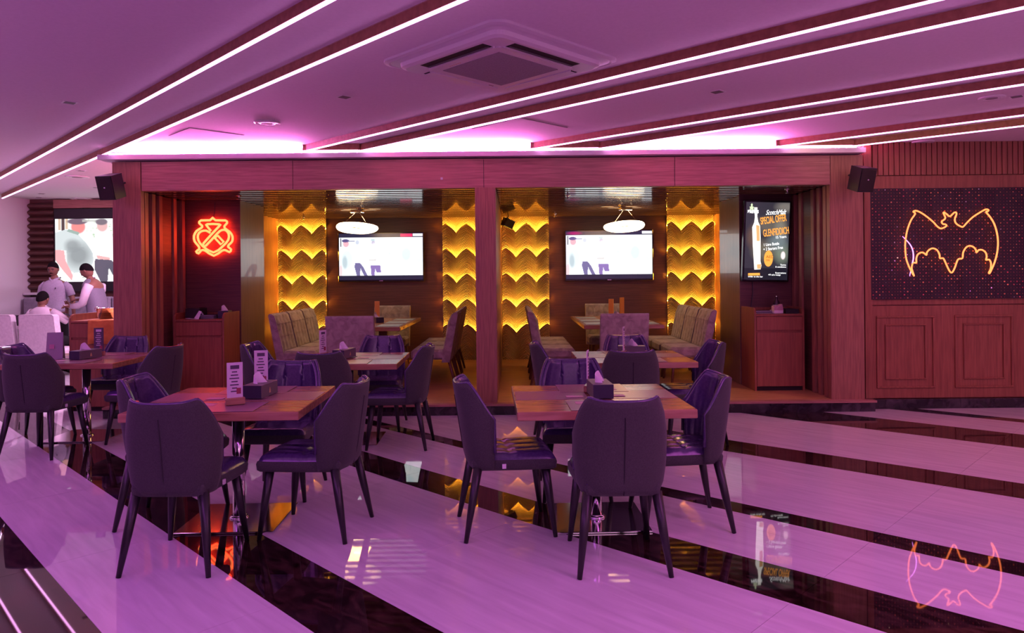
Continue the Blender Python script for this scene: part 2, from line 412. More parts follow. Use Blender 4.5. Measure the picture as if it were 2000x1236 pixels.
# ------------------------------------------------------------------ right hand wall
YR = 7.9
XR = at(1690, 500, YR).x
wr = struct(MB().box(XR-.05, 8, YR+.03, YR+.15, 0, 2.93).build('wall_right', wood_r))
MB().box(XR-.02, XR+.06, YR-.02, YR+.03, .11, 2.93).build('corner_post', wood_r, wr)
z0, z1 = at(1850, 341, YR).z, at(1850, 286, YR).z
x = at(1703, 300, YR).x
while x < 6.6:
    MB().box(x+.005, x+.055, YR, YR+.03, z0, 2.93).build('plank', wood_r, wr); x += .0595
MB().box(XR+.06, 8, YR-.005, YR+.03, at(1850, 367, YR).z, z0-.012).build('rail', wood_r, wr)
MB().box(XR+.06, 8, YR-.005, YR+.03, at(1850, 594, YR).z, at(1850, 583, YR).z).build('rail', wood_r, wr)
MB().box(XR+.06, 8, YR-.0, YR+.03, .11, at(1850, 595, YR).z-.006).build('panel', wood_r, wr)
for (ax, bx, ay, by) in ((1710, 1825, 617, 757), (1863, 1978, 615, 756), (2016, 2131, 613, 755)):
    for d, w_ in ((0, .022), (.095, .015)):
        p = at(ax, ay, YR); q = at(bx, by, YR); X0, X1, Z1, Z0 = p.x+d, q.x-d, p.z-d, q.z+d
        m = MB(); yy = YR-.016
        m.box(X0, X1, yy, YR, Z1-w_, Z1, ch=.004); m.box(X0, X1, yy, YR, Z0, Z0+w_, ch=.004)
        m.box(X0, X0+w_, yy, YR, Z0+w_, Z1-w_, ch=.004); m.box(X1-w_, X1, yy, YR, Z0+w_, Z1-w_, ch=.004)
        m.build('moulding', wood_r, wr)
bb = struct(MB().box(XR-.02, XR+1.0, YR-.05, YR+.03, 0, .105).build('baseboard_right', base_m))
for i in range(4): MB().box(XR+1.003+i*1.03, XR+1.0+(i+1)*1.03, YR-.05, YR+.03, 0, .105).build('stone', base_m, bb)
# sequin hanging
bp0, bp1 = at(1697, 369, YR), at(2010, 582, YR)
cloth = mat('black_sequin_cloth', (.02, .008, .018), .6)
sq = root('sequin_panel', (bp0.x, YR-.008, bp1.z), 0, 'black panel of hanging sequin strips behind the orange neon bat', 'wall panel')
W = bp1.x-bp0.x; H = bp0.z-bp1.z; sw = at(1758, 400, YR).x-bp0.x
dots = [mat('copper_sequin', (.75, .28, .12), .35, .3), mat('red_sequin', (.55, .08, .10), .35, .3), mat('bright_sequin', (.9, .75, .8), .12, 1)]
i = 0; xx = 0
while xx < W:
    x1 = min(xx+sw, W)
    fb = pyobj('strip', [], [], cloth, sq); D.objects.remove(fb)
    n = 8; m = MB()
    prof = [(xx+(x1-xx)*j/n, -.012-.016*math.sin(PI*j/n)) for j in range(n+1)]
    m.slab([(a, b, 0) for a, b in prof]+[(x1, 0, 0), (xx, 0, 0)], (0, 0, H)).build('strip', cloth, sq)
    dm = [MB(), MB(), MB()]
    ny = 36; nx = max(1, int((x1-xx)/.0335))
    for a in range(nx):
        for b in range(ny):
            cx = xx+(a+.6)*.0335; cz = (b+.5)*H/ny; t = (cx-xx)/(x1-xx); cy = -.012-.016*math.sin(PI*t)-.003
            rr = random.choice((.004, .006, .0085)) if (a+b) % 2 else .003
            k = 2 if random.random() < .05 else (0 if random.random() < .5 else 1)
            M = Matrix.Translation((cx, cy, cz)) @ Euler((PI/2+random.gauss(0, .35), 0, random.gauss(0, .35))).to_matrix().to_4x4()
            v = [M @ Vector((rr*math.cos(q*PI/3), rr*math.sin(q*PI/3), 0)) for q in range(6)]
            dm[k].add(v, [(0, 1, 2, 3, 4, 5)])
    for k in range(3):
        if dm[k].v: dm[k].build('sequins', dots[k], sq, kind='stuff')
    xx += sw; i += 1
# neon bat
BAT = [(325,1085),(270,990),(215,850),(200,720),(200,600),(225,440),(280,290),(340,200),(312,172),(330,158),(370,160),(440,195),(530,260),(600,320),(650,375),(700,408),(750,395),(785,370),(770,350),(735,345),(715,320),(725,300),(760,275),(765,245),(740,190),(750,180),(775,195),(825,235),(855,220),(890,185),(920,180),(925,210),(905,260),(905,310),(935,350),(1000,385),(1030,375),(1080,320),(1160,245),(1260,180),(1340,137),(1380,145),(1372,165),(1345,175),(1400,240),(1460,340),(1500,470),(1515,600),(1505,740),(1470,880),(1420,1000),(1395,1045),(1385,1035),(1410,980),(1415,900),(1390,850),(1345,855),(1355,810),(1340,750),(1290,712),(1240,715),(1210,750),(1200,710),(1165,670),(1110,655),(1060,680),(1020,750),(1010,830),(960,840),(935,870),(900,970),(860,1035),(820,1000),(750,850),(730,830),(690,830),(685,780),(650,715),(590,690),(540,710),(505,750),(500,785),(460,755),(420,750),(375,780),(355,840),(355,895),(310,895),(290,960),(300,1010),(325,1085)]
YB = YR-.075
bp = [at(1740+a/7.27, 390+b/7.27, YB) for a, b in BAT]
bc0 = at(1860, 540, YB); bt = root('neon_bat_sign', bc0, 0, 'orange neon sign in the outline of a bat on the black sequin wall', 'neon sign')
MB().tube([p-bc0 for p in smooth_curve(bp, 3)], .0085, 8).build('neon_tube', neon_o, bt, True)
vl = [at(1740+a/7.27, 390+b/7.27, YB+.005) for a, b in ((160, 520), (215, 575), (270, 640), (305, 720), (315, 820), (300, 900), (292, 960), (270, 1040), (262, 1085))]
o = MB().tube([p-bc0 for p in smooth_curve(vl, 3)], [.003+.004*math.sin(PI*i/24) for i in range(25)], 6).build('violet_streak', glint_v, bt, True); o['label'] = 'violet reflection streak built as a glowing tube'  # violet reflection streak modelled as a glowing tube, no real wire
m = MB()
for a, b in ((340, 200), (820, 240), (1345, 175), (500, 785), (1210, 750), (860, 1035)):
    p = at(1740+a/7.27, 390+b/7.27, YB)-bc0; m.tube([p, p+Vector((0, .030, 0))], .004, 5)
m.build('standoffs', white_m, bt)

# ------------------------------------------------------------------ neon crest in the left nook
YC = 8.84
def cp(L, Y=YC): return [at(200+a/6.18, 300+b/6.18, Y) for a, b in L]
cr0 = at(415, 500, YC)
ct = root('neon_crest_sign', cr0, 0, 'red neon crest sign with a heart inside, above the left service station', 'neon sign')
C1 = [(1322,772),(1355,803),(1475,805),(1497,835),(1465,872),(1475,905),(1530,945),(1562,1000),(1557,1060),(1522,1095),(1508,1125),(1545,1155),(1525,1188),(1480,1166),(1435,1170),(1335,1232),(1230,1170),(1185,1166),(1150,1205),(1123,1180),(1160,1150),(1150,1115),(1105,1060),(1097,990),(1130,930),(1185,895),(1195,870),(1160,840),(1180,805),(1290,803)]
C2 = [(1290,955),(1240,928),(1180,938),(1145,980),(1150,1045),(1200,1115),(1330,1192),(1440,1120),(1510,1040),(1515,970),(1480,925),(1430,922),(1375,965),(1240,1110),(1212,1080),(1395,880),(1400,852),(1255,850),(1252,872),(1300,930)]
C3 = [(1350,1020),(1385,990),(1455,1065),(1420,1095)]
for L, cl in ((C1, True), (C2, False), (C3, True)):
    P = [p-cr0 for p in cp(L)]
    PP = P if L is C3 else smooth_curve(P, 2, cl)
    MB().tube(PP, .0105, 8, cl).build('neon_tube', neon_c, ct, True)
    MB().tube([p+Vector((0, .014, 0)) for p in PP], .014, 6, cl).build('neon_halo', halo_r, ct, True)  # second glowing tube added behind to make the sign's red halo
c0 = at(415, 430, 8.89)-cr0; c1 = at(419, 395, 8.89)-cr0
MB().tube([at(413, 428, YC)-cr0, c0, (c0+c1)/2+Vector((.01, 0, 0)), c1], .004, 5).build('cable', black, ct)

# ------------------------------------------------------------------ glowing scalloped panels
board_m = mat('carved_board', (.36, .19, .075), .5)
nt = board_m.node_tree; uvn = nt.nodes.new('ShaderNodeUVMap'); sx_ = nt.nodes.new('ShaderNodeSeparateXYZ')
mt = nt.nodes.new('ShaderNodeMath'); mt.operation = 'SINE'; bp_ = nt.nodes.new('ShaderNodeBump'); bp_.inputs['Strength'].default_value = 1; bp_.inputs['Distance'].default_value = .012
rp = nt.nodes.new('ShaderNodeValToRGB'); rp.color_ramp.elements[0].color = (.17, .085, .03, 1); rp.color_ramp.elements[1].color = (.80, .52, .24, 1)  # groove shading painted into the colour: dark grooves, light ridges
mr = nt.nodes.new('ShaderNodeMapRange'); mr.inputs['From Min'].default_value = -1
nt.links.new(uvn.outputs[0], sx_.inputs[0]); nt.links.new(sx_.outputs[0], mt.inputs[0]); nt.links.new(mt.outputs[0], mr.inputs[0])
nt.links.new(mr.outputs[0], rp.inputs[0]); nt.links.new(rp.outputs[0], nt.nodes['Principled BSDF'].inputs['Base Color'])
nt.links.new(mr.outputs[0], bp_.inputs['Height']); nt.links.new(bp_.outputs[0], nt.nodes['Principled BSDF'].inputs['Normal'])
def arch(t):
    'height below the peak of the pointed arches, t across 0..1'
    ph = ((t-.5)/.425) % 1.0; d = min(ph, 1-ph)*2        # 0 at peak, 1 at valley
    return .145*(.62*d+.38*d*d)
def glow_panel(x0, x1, label, wide=None):
    wd = x1-x0; full = .79
    g = root('glow_panel', (x0, 11.795, ZP), 0, label, 'wall panel', 'carved glowing wall panels in the booths')
    N = 72; pit = .412
    tops = [at(600, 636, 11.75).z-ZP+.0+pit*i for i in range(5)]     # peak heights
    MB().box(0, wd, 0, .03, 0, ZH-ZP+.03).build('backing', wood_dk, g)
    for i in range(6):
        top = tops[i] if i < 5 else ZH-ZP+.03
        bot = (tops[i-1]-.19) if i else 0.0
        v = []; f = []; uvs = []; M_ = 22
        for a in range(N+1):
            t = a/N*(wd/full) if not wide else a/N
            zt = top-(arch(t) if i < 5 else 0)
            for b in range(M_+1):
                s = b/M_; z = bot+(zt-bot)*s
                yo = -.004-.050*s if i < 5 else -.004-.02*s
                v.append((wd*a/N, yo, z)); uvs.append(((z+arch(t))*2*PI/.026, 0))
        for a in range(N):
            for b in range(M_):
                p = a*(M_+1)+b; f.append((p, p+M_+1, p+M_+2, p+1))
        nb = len(v)
        # thickness at the top edge
        for a in range(N+1):
            p = v[a*(M_+1)+M_]; v.append((p[0], p[1]+.012, p[2])); uvs.append((0, 0))
        for a in range(N): f.append((a*(M_+1)+M_, (a+1)*(M_+1)+M_, nb+a+1, nb+a))
        me = D.meshes.new('carved_board'); me.from_pydata(v, [], f); ul = me.uv_layers.new(name='UVMap')
        li = np.zeros(len(me.loops), dtype=np.int32); me.loops.foreach_get('vertex_index', li)
        ul.data.foreach_set('uv', np.array(uvs, dtype=np.float32)[li].ravel())
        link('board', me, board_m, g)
        if i < 5:
            v = []; f = []
            for a in range(N+1):
                t = a/N*(wd/full) if not wide else a/N; z = top-arch(t)-.022
                v += [(wd*a/N, -.026, z), (wd*a/N, -.010, z+.003), (wd*a/N, -.026, z-.006), (wd*a/N, -.010, z-.006)]
            for a in range(N):
                p = a*4; f += [(p, p+4, p+5, p+1), (p+2, p+3, p+7, p+6)]
            pyobj('led_ribbon', v, f, ribbon, g)
    return g
glow_panel(-3.835, -3.05, 'carved wood wall panel with yellow glowing chevrons, leftmost of the left booth')
glow_panel(-1.135, -.40, 'carved wood wall panel with yellow glowing chevrons just left of the middle column')
glow_panel(-.16, .61, 'carved wood wall panel with yellow glowing chevrons just right of the middle column')
glow_panel(2.55, 3.325, 'carved wood wall panel with yellow glowing chevrons, rightmost, near the poster screen')

# ------------------------------------------------------------------ pictures on the screens
class Pic:
    def __init__(s, w_, h_, bg=(1, 1, 1)):
        s.w, s.h = w_, h_; s.a = np.zeros((h_, w_, 3)); s.a[:] = bg
        yy, xx = np.mgrid[0:h_, 0:w_]; s.X = (xx+.5)/w_; s.Y = (yy+.5)/h_
    def mix(s, m, c): m = m[..., None]; s.a = s.a*(1-m)+np.array(c)*m
    def ell(s, cx, cy, rx, ry, c, soft=.15, op=1):
        d = np.sqrt(((s.X-cx)/rx)**2+((s.Y-cy)/ry)**2); s.mix(np.clip((1-d)/soft+.5, 0, 1)*op, c)
    def poly(s, pts, c, op=1):
        n = len(pts); ins = np.zeros(s.X.shape, bool); j = n-1
        for i in range(n):
            xi, yi = pts[i]; xj, yj = pts[j]
            cnd = ((yi > s.Y) != (yj > s.Y)) & (s.X < (xj-xi)*(s.Y-yi)/((yj-yi) or 1e-9)+xi)
            ins ^= cnd; j = i
        s.mix(ins.astype(float)*op, c)
    def rect(s, x0, x1, y0, y1, c, op=1): s.poly([(x0, y0), (x1, y0), (x1, y1), (x0, y1)], c, op)
    def speck(s, x0, x1, y0, y1, c, n, r=.01, op=.5):
        rs = np.random.RandomState(3)
        for _ in range(n): s.ell(rs.uniform(x0, x1), rs.uniform(y0, y1), r*rs.uniform(.4, 1.2), r*1.6*rs.uniform(.4, 1.2), c, .8, op)
def pic_mesh(name, pic, x0, x1, z0, z1, m, parent, y=0):
    w_, h_ = pic.w, pic.h
    v = [(x0+(x1-x0)*i/(w_-1), y, z1-(z1-z0)*j/(h_-1)) for j in range(h_) for i in range(w_)]
    f = [(j*w_+i, (j+1)*w_+i, (j+1)*w_+i+1, j*w_+i+1) for j in range(h_-1) for i in range(w_-1)]
    me = D.meshes.new(name); me.from_pydata(v, [], f)
    ca = me.color_attributes.new('pic', 'FLOAT_COLOR', 'POINT')
    c = np.ones((w_*h_, 4), np.float32); c[:, :3] = pic.a.reshape(-1, 3); ca.data.foreach_set('color', c.ravel())
    return link(name, me, m, parent)
def tv_pic(k):
    p = Pic(168, 92, (.93, .97, 1)); navy = (.02, .02, .05)
    p.speck(.4, .62, .12, .5, (.55, .75, .75), 40, .012, .5); p.speck(.62, .98, .1, .9, (.8, .9, .92), 30, .02, .4)
    p.rect(.02, .03, .1, .28, (.05, .05, .08))
    p.ell(.085, .22, .035, .07, (.85, .42, .48)); p.ell(.08, .155, .045, .035, (.10, .08, .22)); p.rect(.1, .19, .15, .17, (.15, .15, .3), .8)
    p.ell(.095, .55, .075, .22, (.72, .82, .84), .5); p.ell(.07, .62, .03, .14, (.35, .45, .5), .6, .7); p.ell(.02, .8, .02, .14, (.9, .6, .62), .4)
    p.ell(.22, .19, .022, .05, (.55, .6, .7), .4); p.ell(.22, .42, .05, .17, (.98, .99, 1), .3)
    p.poly([(.19, .63), (.25, .63), (.29, .72), (.34, .91), (.30, .91), (.255, .74), (.25, .91), (.21, .91), (.185, .72)], (.16, .14, .30))
    p.ell(.41, .2, .022, .05, (.5, .45, .6), .4); p.ell(.405, .14, .028, .025, (.45, .6, .65), .4); p.ell(.42, .42, .05, .2, (.95, .96, .96), .4)
    p.speck(.38, .47, .3, .65, (.5, .45, .5), 22, .006, .6); p.rect(.36, .44, .55, .59, (.55, .52, .5), .7)
    p.poly([(.375, .68), (.49, .68), (.50, .84), (.45, .84), (.43, .76), (.42, .91), (.385, .91)], (.24, .16, .42))
    p.ell(.80, .45, .06, .16, (.62, .85, .92), .6, .8); p.ell(.80, .2, .02, .05, (.75, .75, .85), .6)
    p.rect(.76, .775, .72, .9, (.6, .7, .75), .5); p.rect(.82, .835, .72, .9, (.6, .7, .75), .5); p.ell(.95, .58, .04, .06, (.7, .8, .85), .6, .8)
    p.rect(0, 1, 0, .085, navy); p.rect(0, 1, .905, 1, (.015, .015, .035)); p.rect(.88, 1, .01, .06, (.95, .95, 1))
    if k == 0: p.rect(.73, .875, .015, .075, (.75, .02, .12))
    else: p.ell(.1, .045, .07, .03, (.35, .0, .12), 1)
    return p
def tv(x0, x1, z0, z1, label, k):
    t = root('television', ((x0+x1)/2, 11.81, z0), 0, label, 'television', 'televisions on the booth walls')
    hw = (x1-x0)/2; H_ = z1-z0
    MB().box(-hw, hw, -.10, -.045, 0, H_, ch=.006).build('housing', blackg, t)
    MB().box(-.25, .25, -.045, .012, H_*.3, H_*.7).build('wall_bracket', black, t)
    pic_mesh('screen', tv_pic(k), -hw+.018, hw-.018, .03, H_-.018, tv_m, t, -.1015)
    MB().box(-.03, .03, -.104, -.10, .008, .018).build('maker_plate', chrome, t)
    return t
a, b = at(660, 455, 11.74), at(828, 549, 11.74); tv(a.x, b.x, b.z, a.z-.0, 'wide black television on the back wall of the left booth', 0)
a, b = at(1102, 450, 11.74), at(1275, 547, 11.74); tv(a.x, b.x, b.z, a.z, 'wide black television on the back wall of the right booth', 1)

# LED wall in the far left room
YL = 12.68
a, b = at(103, 408, YL), at(228, 568, YL); ax = a.x; bx = -6.25
lw = root('video_wall', ((ax+bx)/2, YL+.12, b.z), 0, 'large bright video wall showing two men, behind the standing people', 'screen')
hw = (bx-ax)/2; H_ = a.z-b.z
MB().box(-hw, hw, -.1, -.0, 0, H_).build('housing', black, lw)
zt = at(160, 427, YL).z-b.z; zb = at(160, 550, YL).z-b.z
p = Pic(190, 150, (.98, 1, 1))
sc = .66   # the visible part takes this share of the width
def q(x, y): return (x*sc, y)
p.speck(.3, .66, 0, .35, (.25, .45, .2), 60, .012, .5); p.rect(.05*sc, .09*sc, 0, .18, (.6, .45, .35)); p.rect(.095*sc, .14*sc, 0, .2, (.08, .05, .05)); p.rect(.15*sc, .19*sc, 0, .17, (.65, .48, .35))
p.poly([q(0, .22), q(.16, .17), (.33*sc, .24), (.45*sc, .38), (.55*sc, .55), (.56*sc, .68), (.5*sc, .82), (.28*sc, .86), (.18*sc, .80), (.17*sc, .5), (.0, .49)], (.58, .64, .65))
p.ell(.34*sc, .58, .17*sc, .18, (.24, .27, .28), .9, .9); p.ell(.25*sc, .42, .1*sc, .09, (.26, .29, .30), .8, .8)
for i_ in range(4): p.rect(.18*sc, (.42-.03*i_)*sc, .46+.02*i_, .466+.02*i_, (.22, .25, .27), .6)
p.ell(.34*sc, .13, .105*sc, .11, (.80, .25, .24), .25); p.ell(.33*sc, .045, .15*sc, .05, (.16, .11, .15), .25); p.rect(.40*sc, .62*sc, .02, .055, (.45, .45, .42), .8); p.poly([q(.2, .16), q(.36, .22), (.34*sc, .26), (.17*sc, .2)], (.3, .4, .36))
p.poly([q(.0, .49), q(.13, .5), (.15*sc, .66), (.26*sc, .9), (.24*sc, .98), (.1*sc, .8), (.0, .65)], (.88, .38, .40))
p.ell(.69*sc, .12, .08*sc, .09, (.70, .42, .42), .3); p.ell(.68*sc, .055, .09*sc, .05, (.18, .15, .18), .3)
p.poly([(.58*sc, .22), (.80*sc, .22), (.90*sc, .4), (.88*sc, .62), (.6*sc, .62)], (1, 1, 1)); p.rect(.86*sc, .9*sc, .26, .38, (.5, .55, .65), .6)
p.poly([(.60*sc, .58), (.80*sc, .62), (.80*sc, .66), (.62*sc, .64)], (.85, .42, .42))
p.poly([(.58*sc, .64), (.82*sc, .66), (.92*sc, .8), (1.0*sc, .98), (.88*sc, .98), (.78*sc, .78), (.76*sc, 1), (.66*sc, 1), (.57*sc, .8)], (.10, .09, .13))
p.ell(.95, .3, .12, .3, (.7, .75, .7), .8, .6)
pic_mesh('screen', p, -hw+.02, hw, zb, zt, tv_m, lw, -.102)
o = MB().tube([(-.45, -.05, H_), (-.4, -.05, H_+.04), (-.2, -.05, H_+.02), (-.05, -.05, H_+.05), (.1, -.05, H_)], .008, 5).build('cable', black, lw)

# poster screen in the right nook
YP = 8.80
pt = root('poster_screen', at(1494, 549, YP)+Vector((0, .062, 0)), 0, 'upright advertising screen with a bottle and special offer lettering', 'screen')
pt.rotation_euler = (math.radians(3), math.radians(1.4), math.radians(2))
k_ = YP/FPX; hw = 46*k_; H_ = 157*k_
MB().box(-hw, hw, -.06, .0, 0, H_, ch=.005).build('housing', blackg, pt)
MB().box(-.12, .12, .0, .012, .3, .6).build('wall_bracket', black, pt)
p = Pic(92, 158, (.03, .028, .04))
for (cx, cy, r1, r2, c) in ((.55, .3, .3, .1, (.14, .12, .10)), (.8, .35, .12, .15, (.22, .20, .16)), (.45, .62, .25, .12, (.16, .14, .1)), (.85, .65, .15, .12, (.20, .24, .18)), (.15, .45, .1, .12, (.12, .07, .05)), (.75, .5, .2, .1, (.16, .2, .22)), (.9, .06, .2, .06, (.2, .18, .16))): p.ell(cx, cy, r1, r2, c, 1, .8)
p.ell(.88, .68, .05, .05, (.9, .75, .75), .3); p.rect(0, 1, .845, 1, (.012, .012, .02))
pic_mesh('screen', p, -hw+.02, hw-.02, .02, H_-.02, post_m, pt, -.0615)
def P2(x, y): return (-hw+hw*2*x, H_*(1-y))        # position on the poster, fractions
def flat(name, pts, m, parent, y, d=.0015):
    return MB().slab([(*(lambda q_: (q_[0], y, q_[1]))(P2(a_, b_)),) for a_, b_ in pts], (0, -d, 0)).build(name, m, parent)
bw = mat('bottle_print', (.1, .1, .1), em=(.98, .93, .84), es=1.7); bo = mat('bottle_print_amber', (.1, .1, .1), em=(.95, .55, .22), es=1.0)
flat('bottle_print', [(.20, .085), (.27, .085), (.275, .2), (.30, .265), (.34, .31), (.36, .45), (.375, .75), (.40, .8), (.385, .85), (.25, .855), (.24, .79), (.20, .55), (.175, .33), (.215, .27), (.225, .2)], bw, pt, -.063)
flat('bottle_label', [(.255, .3), (.33, .31), (.345, .5), (.28, .5)], bo, pt, -.0648); flat('bottle_label', [(.30, .79), (.395, .785), (.385, .845), (.31, .845)], bo, pt, -.0648)
flat('badge', [(.545+.095*math.cos(t_*PI/12), .715+.10*math.sin(t_*PI/12)) for t_ in range(24)], txt_o, pt, -.063)
flat('button', [(.12, .9), (.37, .895), (.375, .925), (.12, .932)], txt_o, pt, -.063)
RX = (PI/2, 0, 0)
def ptx(s, x, y, size, m, sx=1, rot=0, bold=0, shear=0):
    q_ = P2(x, y); return text('lettering', s, (q_[0], -.0655, q_[1]), (PI/2, -rot, 0), size, m, pt, sx, .0006, shear=shear, bold=bold)
ptx('SPECIAL OFFER', .355, .295, .12, txt_o, .40, .16, .002); ptx('GLENFIDDICH', .42, .445, .12, txt_o, .42, .14, .002)
ptx('15 Years', .68, .468, .045, txt_w, .85, .12); ptx('1 Litre Bottle', .43, .565, .05, txt_w, .72, .12); ptx('+ 2 Starters Free', .43, .62, .052, txt_w, .68, .12)
ptx('AED', .49, .71, .05, txt_k); ptx('799', .485, .75, .035, txt_k)
ptx('ScotchMalt', .45, .175, .085, txt_w, .65, .05, shear=.5)
ptx('Terms', .80, .80, .028, txt_w); ptx('& conditions', .70, .825, .026, txt_w); ptx('Reservations', .70, .90, .026, txt_w); ptx('+971 call or message', .55, .925, .026, txt_w, .7)
ptx('order at the bar', .12, .95, .028, txt_w)
flat('logo', [(.10, .115), (.12, .095), (.10, .08), (.135, .075), (.13, .05), (.15, .035), (.17, .05), (.165, .075), (.20, .08), (.18, .095), (.20, .115)], txt_g, pt, -.063)
ptx('BREWS', .065, .155, .05, txt_w, .85, 0, .002)
MB().tube([(-.13, .02, 0), (-.12, .02, -.15), (-.14, .02, -.33)], .005, 5).build('cable', black, pt)

# ------------------------------------------------------------------ pendants
def pendant(px_, py_, Y, tiltx, rz, can, label):
    c = at(px_, py_, Y); r = root('pendant_lamp', c, rz, label, 'pendant lamp')
    n = 40; m = 12; v = []; f = []
    for i in range(n):
        a_ = 2*PI*i/n; R_ = (.31+.02*math.sin(3*a_), .20)
        for j in range(m):
            b_ = 2*PI*j/m; tr = .055*(1+.15*math.sin(2*a_+1)); k2 = tr*math.cos(b_)
            v.append(((R_[0]-.06+k2)*math.cos(a_), (R_[1]-.06+k2)*math.sin(a_), .038*math.sin(b_)+tiltx*math.cos(a_)+.34*(R_[1]-.06+k2)*math.sin(a_)))
    for i in range(n):
        for j in range(m): f.append((i*m+j, ((i+1) % n)*m+j, ((i+1) % n)*m+(j+1) % m, i*m+(j+1) % m))
    pyobj('shade', v, f, lamp_m, r, True)
    cc = at(can[0], can[1], Y); cl = (cc-c); M = Matrix.Rotation(-rz, 4, 'Z'); cl = M @ cl; top = ZH-c.z
    MB().box(cl.x-.09, cl.x+.09, cl.y-.05, cl.y+.05, top-.05, top, ch=.01).build('canopy', chrome, r)
    w2 = MB()
    for sx2 in (-1, 1): w2.tube([(cl.x+.04*sx2, cl.y, top-.05), (.2*sx2, 0, .035+tiltx*.8*sx2)], .002, 4)
    w2.build('wires', chrome, r)
    return r
pendant(695, 445, 10.2, -.035, -.25, (697, 413), 'flat glowing ring pendant lamp hanging in the left booth')
pendant(1220, 442, 10.2, .035, .3, (1221, 408), 'flat glowing ring pendant lamp hanging in the right booth')

# ------------------------------------------------------------------ hall dining chairs
def chair_shell(off, thick, top_cut, zlo, nu=33, nv=16, groove=False):
    v = []; f = []
    def Wz(z): return float(np.interp(z, [.39, .45, .55, .7, .8, .90], [.203, .224, .238, .241, .228, .205]))-off
    def yb(z): return float(np.interp(z, [.39, .44, .9], [-.225, -.245, -.315]))+off
    for i in range(nu):
        s = -1+2*i/(nu-1); ph = abs(s)*PI/2
        zt = .874+.018*min(1, (ph/.98))**2
        if ph > .92: zt -= (.205)*((ph-.92)/(PI/2-.92))**1.4
        zt -= top_cut
        for j in range(nv):
            z = zlo+(zt-zlo)*j/(nv-1)
            W_ = Wz(z); yb_ = yb(z)
            e = .72
            x = math.copysign(W_*math.sin(ph)**e, s); fy = -.095
            yy = yb_+(fy-yb_)*(1-math.cos(ph)**e)
            if groove:
                for gx in (-.068, .068): yy -= .012*math.exp(-((x-gx)/.007)**2)*(1 if ph < 1 else 0)
            v.append((x, yy, z))
    for i in range(nu-1):
        for j in range(nv-1): f.append((i*nv+j, (i+1)*nv+j, (i+1)*nv+j+1, i*nv+j+1))
    bm = bmesh.new(); vs = [bm.verts.new(p) for p in v]
    for q_ in f: bm.faces.new([vs[i] for i in q_])
    bmesh.ops.recalc_face_normals(bm, faces=bm.faces[:])
    # make sure normals point outwards (back at -y)
    cf = min(bm.faces, key=lambda g: g.calc_center_median().y)
    if cf.normal.y > 0: bmesh.ops.reverse_faces(bm, faces=bm.faces[:])
    bmesh.ops.solidify(bm, geom=bm.faces[:]+bm.edges[:]+bm.verts[:], thickness=thick)
    return bm
